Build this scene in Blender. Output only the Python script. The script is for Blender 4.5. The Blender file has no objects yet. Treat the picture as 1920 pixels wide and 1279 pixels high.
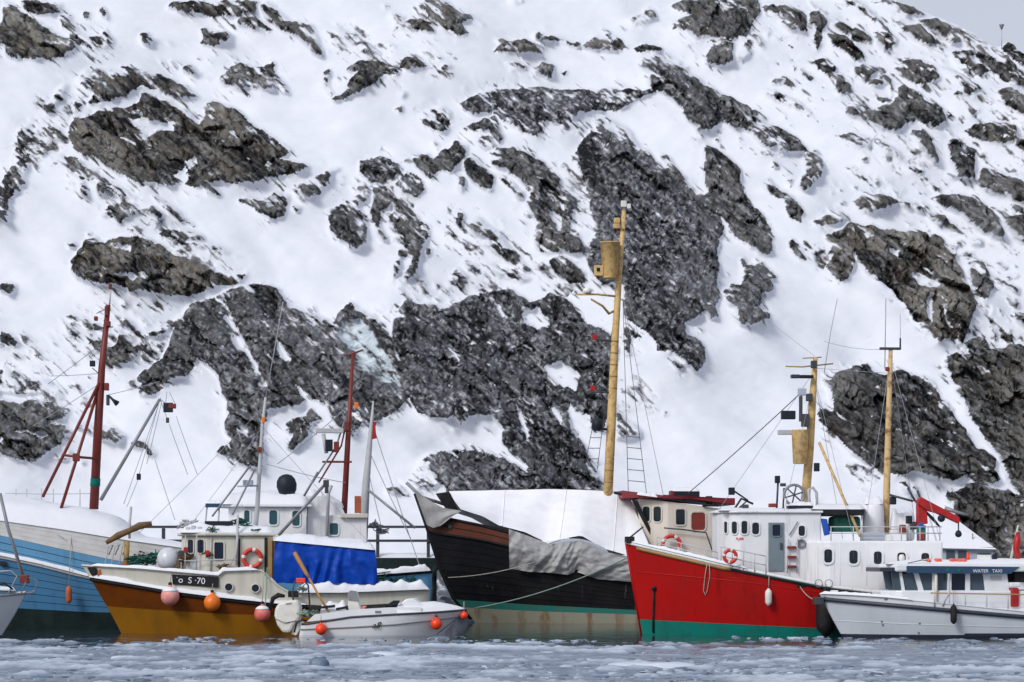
import bpy, bmesh, math, random
import numpy as np
from mathutils import Vector, Matrix

# ------------------------------------------------------------------ camera, sky, sun, exposure
SC = bpy.context.scene
COL = SC.collection
F = 5333.0            # focal length in photograph pixels (100 mm lens, 36 mm sensor)
CH = 2.5              # eye height above the water
HZ = 1052.0           # row of the horizon
cam = bpy.data.cameras.new("camera")
cam.lens = 100.0; cam.sensor_width = 36.0; cam.clip_end = 3000.0; cam.clip_start = 0.5
cam.shift_y = (HZ - 639.5) / 1920.0
camo = bpy.data.objects.new("camera", cam); COL.objects.link(camo)
camo.location = (0, 0, CH); camo.rotation_euler = (math.radians(90), 0, 0)
SC.camera = camo

world = bpy.data.worlds.new("World"); SC.world = world; world.use_nodes = True
wn, wl = world.node_tree.nodes, world.node_tree.links
sky = wn.new("ShaderNodeTexSky"); sky.sky_type = 'NISHITA'; sky.sun_disc = False
SUN_EL, SUN_AZ = math.radians(36), math.radians(218)     # soft light from behind the viewer's left shoulder
sky.sun_elevation = SUN_EL; sky.sun_rotation = SUN_AZ
sky.air_density = 1.0; sky.dust_density = 4.0
hs = wn.new("ShaderNodeHueSaturation"); hs.inputs['Saturation'].default_value = 0.32
mixw = wn.new("ShaderNodeMix"); mixw.data_type = 'RGBA'; mixw.inputs[0].default_value = 0.6
mixw.inputs[7].default_value = (6.6, 7.15, 8.7, 1)       # the even cloud layer
wl.new(sky.outputs[0], hs.inputs['Color']); wl.new(hs.outputs[0], mixw.inputs[6])
bg = wn["Background"]; bg.inputs[1].default_value = 0.1
wl.new(mixw.outputs[2], bg.inputs[0])

sl = bpy.data.lights.new("sun", 'SUN'); sl.energy = 1.65; sl.angle = math.radians(16); sl.color = (1.0, 0.965, 0.92)
so = bpy.data.objects.new("sun", sl); COL.objects.link(so)
sd = Vector((math.sin(SUN_AZ) * math.cos(SUN_EL), math.cos(SUN_AZ) * math.cos(SUN_EL), math.sin(SUN_EL)))
so.rotation_euler = sd.to_track_quat('Z', 'Y').to_euler()
vs = SC.view_settings
vs.view_transform = 'Standard'; vs.look = 'None'; vs.gamma = 1.0; vs.exposure = 0.06; vs.use_curve_mapping = False
SC.cycles.max_bounces = 6

rng = np.random.default_rng(7)
random.seed(7)

# ------------------------------------------------------------------ materials
MATS = {}
def newmat(name):
    m = bpy.data.materials.new(name); m.use_nodes = True
    MATS[name] = m
    return m, m.node_tree.nodes, m.node_tree.links, m.node_tree.nodes["Principled BSDF"]

def paint(name, col, rough=0.45, col2=None, scale=3.0, amt=0.5, metal=0.0, bump=0.0, streak=False, spec=0.5, lo=0.45, hi=0.68):
    """plain paint or cloth: base colour, a second colour in uneven worn patches, fine relief"""
    m, n, l, p = newmat(name)
    p.inputs['Roughness'].default_value = rough; p.inputs['Metallic'].default_value = metal
    p.inputs['Specular IOR Level'].default_value = spec
    if col2 is None: col2 = tuple(c * 0.62 for c in col)
    tc = n.new("ShaderNodeTexCoord"); mp = n.new("ShaderNodeMapping")
    mp.inputs['Scale'].default_value = (1, 1, 0.16) if streak else (1, 1, 1)
    l.new(tc.outputs['Object'], mp.inputs[0])
    nz = n.new("ShaderNodeTexNoise"); nz.inputs['Scale'].default_value = scale; nz.inputs['Detail'].default_value = 7
    nz.inputs['Roughness'].default_value = 0.65
    l.new(mp.outputs[0], nz.inputs['Vector'])
    r = n.new("ShaderNodeMapRange"); r.inputs[1].default_value = lo; r.inputs[2].default_value = hi
    r.inputs[3].default_value = 0.0; r.inputs[4].default_value = amt
    l.new(nz.outputs[0], r.inputs[0])
    mx = n.new("ShaderNodeMix"); mx.data_type = 'RGBA'
    mx.inputs[6].default_value = (*col, 1); mx.inputs[7].default_value = (*col2, 1)
    l.new(r.outputs[0], mx.inputs[0]); l.new(mx.outputs[2], p.inputs['Base Color'])
    if bump:
        b = n.new("ShaderNodeBump"); b.inputs['Strength'].default_value = bump; b.inputs['Distance'].default_value = 0.05
        l.new(nz.outputs[0], b.inputs['Height']); l.new(b.outputs[0], p.inputs['Normal'])
    return m

def glassmat(name, col=(0.012, 0.02, 0.026), rough=0.08):
    m, n, l, p = newmat(name)
    p.inputs['Base Color'].default_value = (*col, 1); p.inputs['Roughness'].default_value = rough
    p.inputs['Specular IOR Level'].default_value = 0.35
    return m

SNOWC = (0.75, 0.765, 0.81)
def snowmat():
    m, n, l, p = newmat("snow")
    p.inputs['Base Color'].default_value = (*SNOWC, 1); p.inputs['Roughness'].default_value = 0.7
    p.inputs['Specular IOR Level'].default_value = 0.2
    tc = n.new("ShaderNodeTexCoord"); nz = n.new("ShaderNodeTexNoise")
    nz.inputs['Scale'].default_value = 5; nz.inputs['Detail'].default_value = 5
    l.new(tc.outputs['Object'], nz.inputs['Vector'])
    b = n.new("ShaderNodeBump"); b.inputs['Strength'].default_value = 0.35; b.inputs['Distance'].default_value = 0.06
    l.new(nz.outputs[0], b.inputs['Height']); l.new(b.outputs[0], p.inputs['Normal'])
    return m
snowmat()

paint("ochre", (0.255, 0.108, 0.006), 0.4, (0.17, 0.075, 0.012), 1.5, 0.7, streak=True, spec=0.15)
paint("brown_band", (0.135, 0.034, 0.002), 0.4, (0.08, 0.022, 0.006), 2, 0.7, spec=0.15)
paint("cream", (0.58, 0.57, 0.50), 0.5, (0.40, 0.37, 0.29), 2.5, 0.5, streak=True)
paint("cream_warm", (0.66, 0.60, 0.53), 0.5, (0.46, 0.38, 0.30), 2.0, 0.45, streak=True)
paint("white_paint", (0.74, 0.75, 0.77), 0.4, (0.58, 0.58, 0.57), 1.6, 0.45, streak=True)
paint("gelcoat", (0.72, 0.74, 0.77), 0.28, (0.58, 0.61, 0.65), 1.2, 0.5)
paint("gelcoat_dull", (0.60, 0.64, 0.70), 0.35, (0.48, 0.52, 0.58), 1.2, 0.5, streak=True)
paint("red_hull", (0.46, 0.003, 0.003), 0.42, (0.31, 0.004, 0.004), 1.0, 0.8, streak=True, spec=0.15)
paint("teal", (0.0, 0.24, 0.19), 0.55, (0.012, 0.10, 0.085), 1.8, 0.9, streak=True, spec=0.15)
paint("teal_old", (0.015, 0.18, 0.15), 0.6, (0.06, 0.14, 0.11), 2.2, 0.9)
paint("black_hull", (0.008, 0.008, 0.010), 0.5, (0.09, 0.09, 0.085), 2.3, 0.55, lo=0.56, hi=0.72, spec=0.25)
paint("weed_hull", (0.30, 0.29, 0.22), 0.75, (0.20, 0.085, 0.02), 1.7, 0.8, streak=True, lo=0.52, hi=0.66, bump=0.3)
paint("brown_plank", (0.135, 0.036, 0.018), 0.6, (0.06, 0.03, 0.022), 3.0, 0.8, bump=0.2)
paint("light_blue", (0.125, 0.32, 0.53), 0.55, (0.10, 0.24, 0.40), 1.6, 0.7, streak=True, spec=0.15)
paint("mid_blue", (0.045, 0.17, 0.33), 0.6, (0.05, 0.085, 0.12), 2.6, 0.9, bump=0.2, spec=0.15)
paint("bottom_dark", (0.006, 0.016, 0.016), 0.6, (0.015, 0.035, 0.03), 2.0, 0.8, spec=0.25)
paint("old_white", (0.64, 0.64, 0.64), 0.7, (0.48, 0.46, 0.43), 2.0, 0.6, bump=0.25)
paint("mast_red", (0.17, 0.018, 0.010), 0.5, (0.09, 0.012, 0.01), 2.5, 0.7)
paint("mast_yellow", (0.64, 0.44, 0.18), 0.55, (0.40, 0.23, 0.08), 5.0, 0.8, lo=.48, hi=.6)
def hullpaint(name, col, fade, rust=(0.10, 0.03, 0.012), rough=.45):
    """weathered ship paint: faded patches, vertical run-off, scrapes and rust"""
    m, n, l, p = newmat(name); p.inputs['Specular IOR Level'].default_value = .2
    tc = n.new("ShaderNodeTexCoord")
    def N(sc, scale, det, ro=.6):
        mp = n.new("ShaderNodeMapping"); mp.inputs['Scale'].default_value = sc; l.new(tc.outputs['Object'], mp.inputs[0])
        q = n.new("ShaderNodeTexNoise"); q.inputs['Scale'].default_value = scale; q.inputs['Detail'].default_value = det; q.inputs['Roughness'].default_value = ro
        l.new(mp.outputs[0], q.inputs['Vector']); return q.outputs[0]
    def R(v, a, b, hi):
        q = n.new("ShaderNodeMapRange"); l.new(v, q.inputs[0])
        for i, x in enumerate((a, b, 0, hi)): q.inputs[i + 1].default_value = x
        return q.outputs[0]
    def M(f, a, b):
        q = n.new("ShaderNodeMix"); q.data_type = 'RGBA'; l.new(f, q.inputs[0])
        for i, c in ((6, a), (7, b)):
            if isinstance(c, tuple): q.inputs[i].default_value = (*c, 1)
            else: l.new(c, q.inputs[i])
        return q.outputs[2]
    c = M(R(N((1, 1, 1), .8, 6), .42, .68, .75), col, fade)
    c = M(R(N((1, 1, .10), 3.2, 5, .7), .54, .72, .55), c, tuple(x * .45 for x in col))
    c = M(R(N((1, 1, .06), 4.5, 3, .6), .66, .74, .8), c, rust)
    c = M(R(N((.25, 1, 2.2), 5.0, 4, .8), .68, .74, .6), c, tuple(min(1, x * 1.1 + .12) for x in fade))
    l.new(c, p.inputs['Base Color'])
    r = n.new("ShaderNodeMapRange"); l.new(N((1, 1, 1), 2.0, 4), r.inputs[0]); r.inputs[3].default_value = rough - .12; r.inputs[4].default_value = rough + .2
    l.new(r.outputs[0], p.inputs['Roughness'])
    b = n.new("ShaderNodeBump"); b.inputs['Strength'].default_value = .25; b.inputs['Distance'].default_value = .06; l.new(N((1, 1, 1), 1.3, 2), b.inputs['Height']); l.new(b.outputs[0], p.inputs['Normal'])
hullpaint("red_hull", (0.385, 0.003, 0.003), (0.30, 0.007, 0.006), (0.13, 0.02, 0.01))
hullpaint("mid_blue", (0.055, 0.19, 0.36), (0.07, 0.16, 0.27), (0.03, 0.035, 0.04), .6)
hullpaint("black_hull", (0.007, 0.007, 0.009), (0.016, 0.016, 0.018), (0.10, 0.10, 0.10), .55)
hullpaint("white_paint", (0.77, 0.78, 0.80), (0.70, 0.71, 0.73), (0.42, 0.27, 0.16), .4)
hullpaint("teal", (0.0, 0.17, 0.14), (0.012, 0.105, 0.09), (0.05, 0.07, 0.04), .6)
paint("mast_worn", (0.60, 0.42, 0.20), 0.6, (0.22, 0.085, 0.03), 2.4, 0.95, lo=0.5, hi=0.62)
paint("steel_grey", (0.24, 0.25, 0.27), 0.45, (0.15, 0.16, 0.17), 4.0, 0.6, metal=0.2)
paint("pale_grey", (0.45, 0.46, 0.48), 0.5, (0.34, 0.34, 0.35), 4.0, 0.5)
paint("dark_steel", (0.035, 0.042, 0.055), 0.55, (0.06, 0.05, 0.045), 3.0, 0.7)
paint("black_rubber", (0.010, 0.010, 0.012), 0.65, (0.03, 0.03, 0.03), 5.0, 0.6, spec=0.3)
paint("navy", (0.022, 0.060, 0.125), 0.35, (0.015, 0.04, 0.085), 1.5, 0.6)
paint("navy_dark", (0.030, 0.036, 0.060), 0.45, (0.02, 0.022, 0.035), 2.0, 0.6)
paint("maroon", (0.20, 0.010, 0.022), 0.45, (0.13, 0.012, 0.02), 2.0, 0.6)
paint("rust_red", (0.21, 0.022, 0.012), 0.6, (0.12, 0.02, 0.012), 3.0, 0.8)
paint("crane_red", (0.40, 0.008, 0.008), 0.45, (0.20, 0.006, 0.006), 2.4, 0.7)
paint("orange_buoy", (0.85, 0.055, 0.006), 0.4, (0.70, 0.04, 0.01), 3.0, 0.5)
paint("amber_buoy", (0.80, 0.19, 0.012), 0.4, (0.62, 0.12, 0.01), 3.0, 0.6)
paint("pink_buoy", (0.70, 0.22, 0.20), 0.45, (0.74, 0.42, 0.40), 2.0, 0.8)
paint("coral_buoy", (0.66, 0.10, 0.075), 0.45, (0.72, 0.30, 0.26), 2.0, 0.7)
paint("ring_red", (0.60, 0.035, 0.02), 0.5, (0.45, 0.03, 0.02), 4.0, 0.6)
paint("fender_white", (0.70, 0.69, 0.64), 0.5, (0.5, 0.48, 0.42), 3.0, 0.5)
paint("fender_rust", (0.42, 0.10, 0.035), 0.6, (0.25, 0.06, 0.03), 4.0, 0.8)
paint("blue_tarp", (0.003, 0.055, 0.40), 0.45, (0.003, 0.034, 0.26), 1.6, 0.8, bump=0.25, spec=0.15)
paint("white_tarp", (0.86, 0.87, 0.90), 0.65, (0.70, 0.71, 0.75), 1.2, 0.6, bump=0.1)
paint("grey_tarp", (0.36, 0.36, 0.365), 0.5, (0.25, 0.245, 0.245), 2.6, 0.85, bump=0.4)
paint("canvas_brown", (0.17, 0.105, 0.04), 0.85, (0.09, 0.055, 0.025), 6.0, 0.8, bump=0.5)
paint("wood", (0.42, 0.205, 0.055), 0.6, (0.28, 0.12, 0.035), 5.0, 0.7)
paint("wood_rail", (0.36, 0.23, 0.08), 0.6, (0.24, 0.14, 0.05), 3.0, 0.7)
paint("rope", (0.38, 0.37, 0.33), 0.9, (0.26, 0.25, 0.22), 12.0, 0.6)
paint("rope_green", (0.20, 0.32, 0.27), 0.9, (0.36, 0.38, 0.34), 2.0, 0.9)
paint("wire", (0.10, 0.105, 0.115), 0.6)
paint("wire_pale", (0.33, 0.34, 0.38), 0.6)
paint("net_green", (0.012, 0.13, 0.095), 0.8, (0.02, 0.06, 0.05), 9.0, 0.9, bump=0.6)
paint("door_grey", (0.17, 0.22, 0.25), 0.5, (0.12, 0.16, 0.18), 3.0, 0.6)
paint("hood_black", (0.008, 0.014, 0.024), 0.55, (0.016, 0.022, 0.03), 4.0, 0.6, spec=0.3)
paint("lettering_white", (0.78, 0.79, 0.80), 0.5)
paint("lettering_black", (0.012, 0.012, 0.016), 0.5)
paint("plate_black", (0.007, 0.007, 0.010), 0.5, spec=0.3)
paint("plastic_clear", (0.60, 0.62, 0.66), 0.3, (0.45, 0.47, 0.5), 6.0, 0.6)
paint("lamp_white", (0.75, 0.75, 0.73), 0.35)
paint("deck_grey", (0.30, 0.31, 0.32), 0.8)
paint("blue_cloth", (0.01, 0.075, 0.40), 0.7)
paint("wall_bluegrey", (0.42, 0.47, 0.54), 0.7, (0.32, 0.36, 0.42), 2.0, 0.6)
paint("orange_kit", (0.72, 0.10, 0.05), 0.6, (0.6, 0.3, 0.26), 8.0, 0.8)
glassmat("glass"); glassmat("glass_teal", (0.022, 0.085, 0.105), 0.12)
glassmat("glass_blue", (0.055, 0.085, 0.115), 0.06)
glassmat("glass_navy", (0.008, 0.014, 0.035), 0.15)

# ------------------------------------------------------------------ helpers
def W(px, py, Y):
    """world point seen at photograph pixel (px, py) at distance Y"""
    return Vector(((px - 960) / F * Y, Y, CH + (HZ - py) / F * Y))

def tag(o, label=None, cat=None, group=None, kind=None):
    if label: o['label'] = label
    if cat: o['category'] = cat
    if group: o['group'] = group
    if kind: o['kind'] = kind
    return o

def mk(name, verts, faces, mat, parent=None, smooth=False, bevel=0.0, loc=None):
    me = bpy.data.meshes.new(name)
    me.from_pydata([tuple(v) for v in verts], [], faces)
    bm = bmesh.new(); bm.from_mesh(me); bmesh.ops.recalc_face_normals(bm, faces=bm.faces)
    bm.to_mesh(me); bm.free()
    me.materials.append(MATS[mat] if isinstance(mat, str) else mat)
    if smooth: me.polygons.foreach_set('use_smooth', [True] * len(me.polygons))
    o = bpy.data.objects.new(name, me); COL.objects.link(o)
    if parent: o.parent = parent
    if loc is not None: o.location = loc
    if bevel:
        b = o.modifiers.new("bevel", 'BEVEL'); b.width = bevel; b.segments = 2; b.limit_method = 'ANGLE'
    return o

def empty(name, loc, rz=0.0):
    o = bpy.data.objects.new(name, None); COL.objects.link(o)
    o.location = loc; o.rotation_euler = (0, 0, rz)
    return o

def boxgeo(x0, x1, y0, y1, z0, z1):
    v = [(x, y, z) for x in (x0, x1) for y in (y0, y1) for z in (z0, z1)]
    f = [(0, 1, 3, 2), (4, 6, 7, 5), (0, 4, 5, 1), (2, 3, 7, 6), (0, 2, 6, 4), (1, 5, 7, 3)]
    return v, f

def tubegeo(path, rad, n=7, closed=False):
    """a tube along a path; rad a number or one number per point"""
    P = [Vector(p) for p in path]; k = len(P)
    R = [rad] * k if not hasattr(rad, '__len__') else list(rad)
    V, Fc = [], []
    up = Vector((0, 1, 0.001))
    for i, p in enumerate(P):
        if closed: t = P[(i + 1) % k] - P[i - 1]
        else: t = P[min(i + 1, k - 1)] - P[max(i - 1, 0)]
        t.normalize()
        a = t.cross(up)
        if a.length < 1e-3: a = t.cross(Vector((1, 0, 0)))
        a.normalize(); b = a.cross(t).normalized()
        for j in range(n):
            w = 2 * math.pi * j / n
            V.append(p + a * (R[i] * math.cos(w)) + b * (R[i] * math.sin(w)))
    rings = k if closed else k - 1
    for i in range(rings):
        for j in range(n):
            i2 = (i + 1) % k
            Fc.append((i * n + j, i * n + (j + 1) % n, i2 * n + (j + 1) % n, i2 * n + j))
    if not closed:
        Fc.append(tuple(range(n - 1, -1, -1))); Fc.append(tuple((k - 1) * n + j for j in range(n)))
    return V, Fc

def join(*geos):
    V, Fc = [], []
    for v, f in geos:
        o = len(V); V += list(v); Fc += [tuple(i + o for i in q) for q in f]
    return V, Fc

def tube(name, path, rad, mat, parent=None, n=7, closed=False, smooth=True):
    v, f = tubegeo(path, rad, n, closed)
    return mk(name, v, f, mat, parent, smooth)

def sag(a, b, s, n=10):
    a, b = Vector(a), Vector(b)
    return [a.lerp(b, t) - Vector((0, 0, s * 4 * t * (1 - t))) for t in [i / n for i in range(n + 1)]]

def lathegeo(prof, n=20, axis='Z'):
    """prof: list of (r, z)"""
    V, Fc = [], []
    for r, z in prof:
        for j in range(n):
            w = 2 * math.pi * j / n
            V.append((r * math.cos(w), r * math.sin(w), z))
    k = len(prof)
    for i in range(k - 1):
        for j in range(n):
            Fc.append((i * n + j, i * n + (j + 1) % n, (i + 1) * n + (j + 1) % n, (i + 1) * n + j))
    Fc.append(tuple(range(n - 1, -1, -1))); Fc.append(tuple((k - 1) * n + j for j in range(n)))
    if axis == 'X': V = [(z, y, -x) for x, y, z in V]
    if axis == 'Y': V = [(x, z, -y) for x, y, z in V]
    return V, Fc

def shift(geo, d):
    v, f = geo
    return [Vector(p) + Vector(d) for p in v], f

# value noise for numpy arrays
NT = {}
def vnoise(x, y, seed):
    T = NT.get(seed)
    if T is None: T = NT[seed] = np.random.default_rng(seed).random((256, 256))
    xi = np.floor(x).astype(int); yi = np.floor(y).astype(int)
    fx = x - xi; fy = y - yi
    fx = fx * fx * fx * (fx * (fx * 6 - 15) + 10); fy = fy * fy * fy * (fy * (fy * 6 - 15) + 10)
    a = T[yi % 256, xi % 256]; b = T[yi % 256, (xi + 1) % 256]
    c = T[(yi + 1) % 256, xi % 256]; d = T[(yi + 1) % 256, (xi + 1) % 256]
    return (a * (1 - fx) + b * fx) * (1 - fy) + (c * (1 - fx) + d * fx) * fy

def fbm(x, y, seed, octv=4, gain=0.55):
    s = 0.0; a = 1.0; t = 0.0
    for i in range(octv):
        s = s + a * vnoise(x * 2 ** i + 17.3 * i, y * 2 ** i + 5.1 * i, seed + i); t += a; a *= gain
    return s / t

# ------------------------------------------------------------------ the hillside: snow slope with rock outcrops
# Outlines of the outcrops, surveyed per map sheet (sheet origin and scale), then laid onto the slope.
SHEET = dict(A=(0, 0, 2.664), B=(600, 0, 2.664), C=(1200, 0, 2.664), D=(1380, 440, 2.459), E=(200, 440, 2.78),
             F=(640, 440, 2.558), G=(0, 400, 5.328), H=(0, 600, 4.2625), I=(1100, 360, 3.5525), J=(1660, 400, 4.2615),
             V=(0, 0, 1.0), K=(1640, 900, 5.814))
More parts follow.
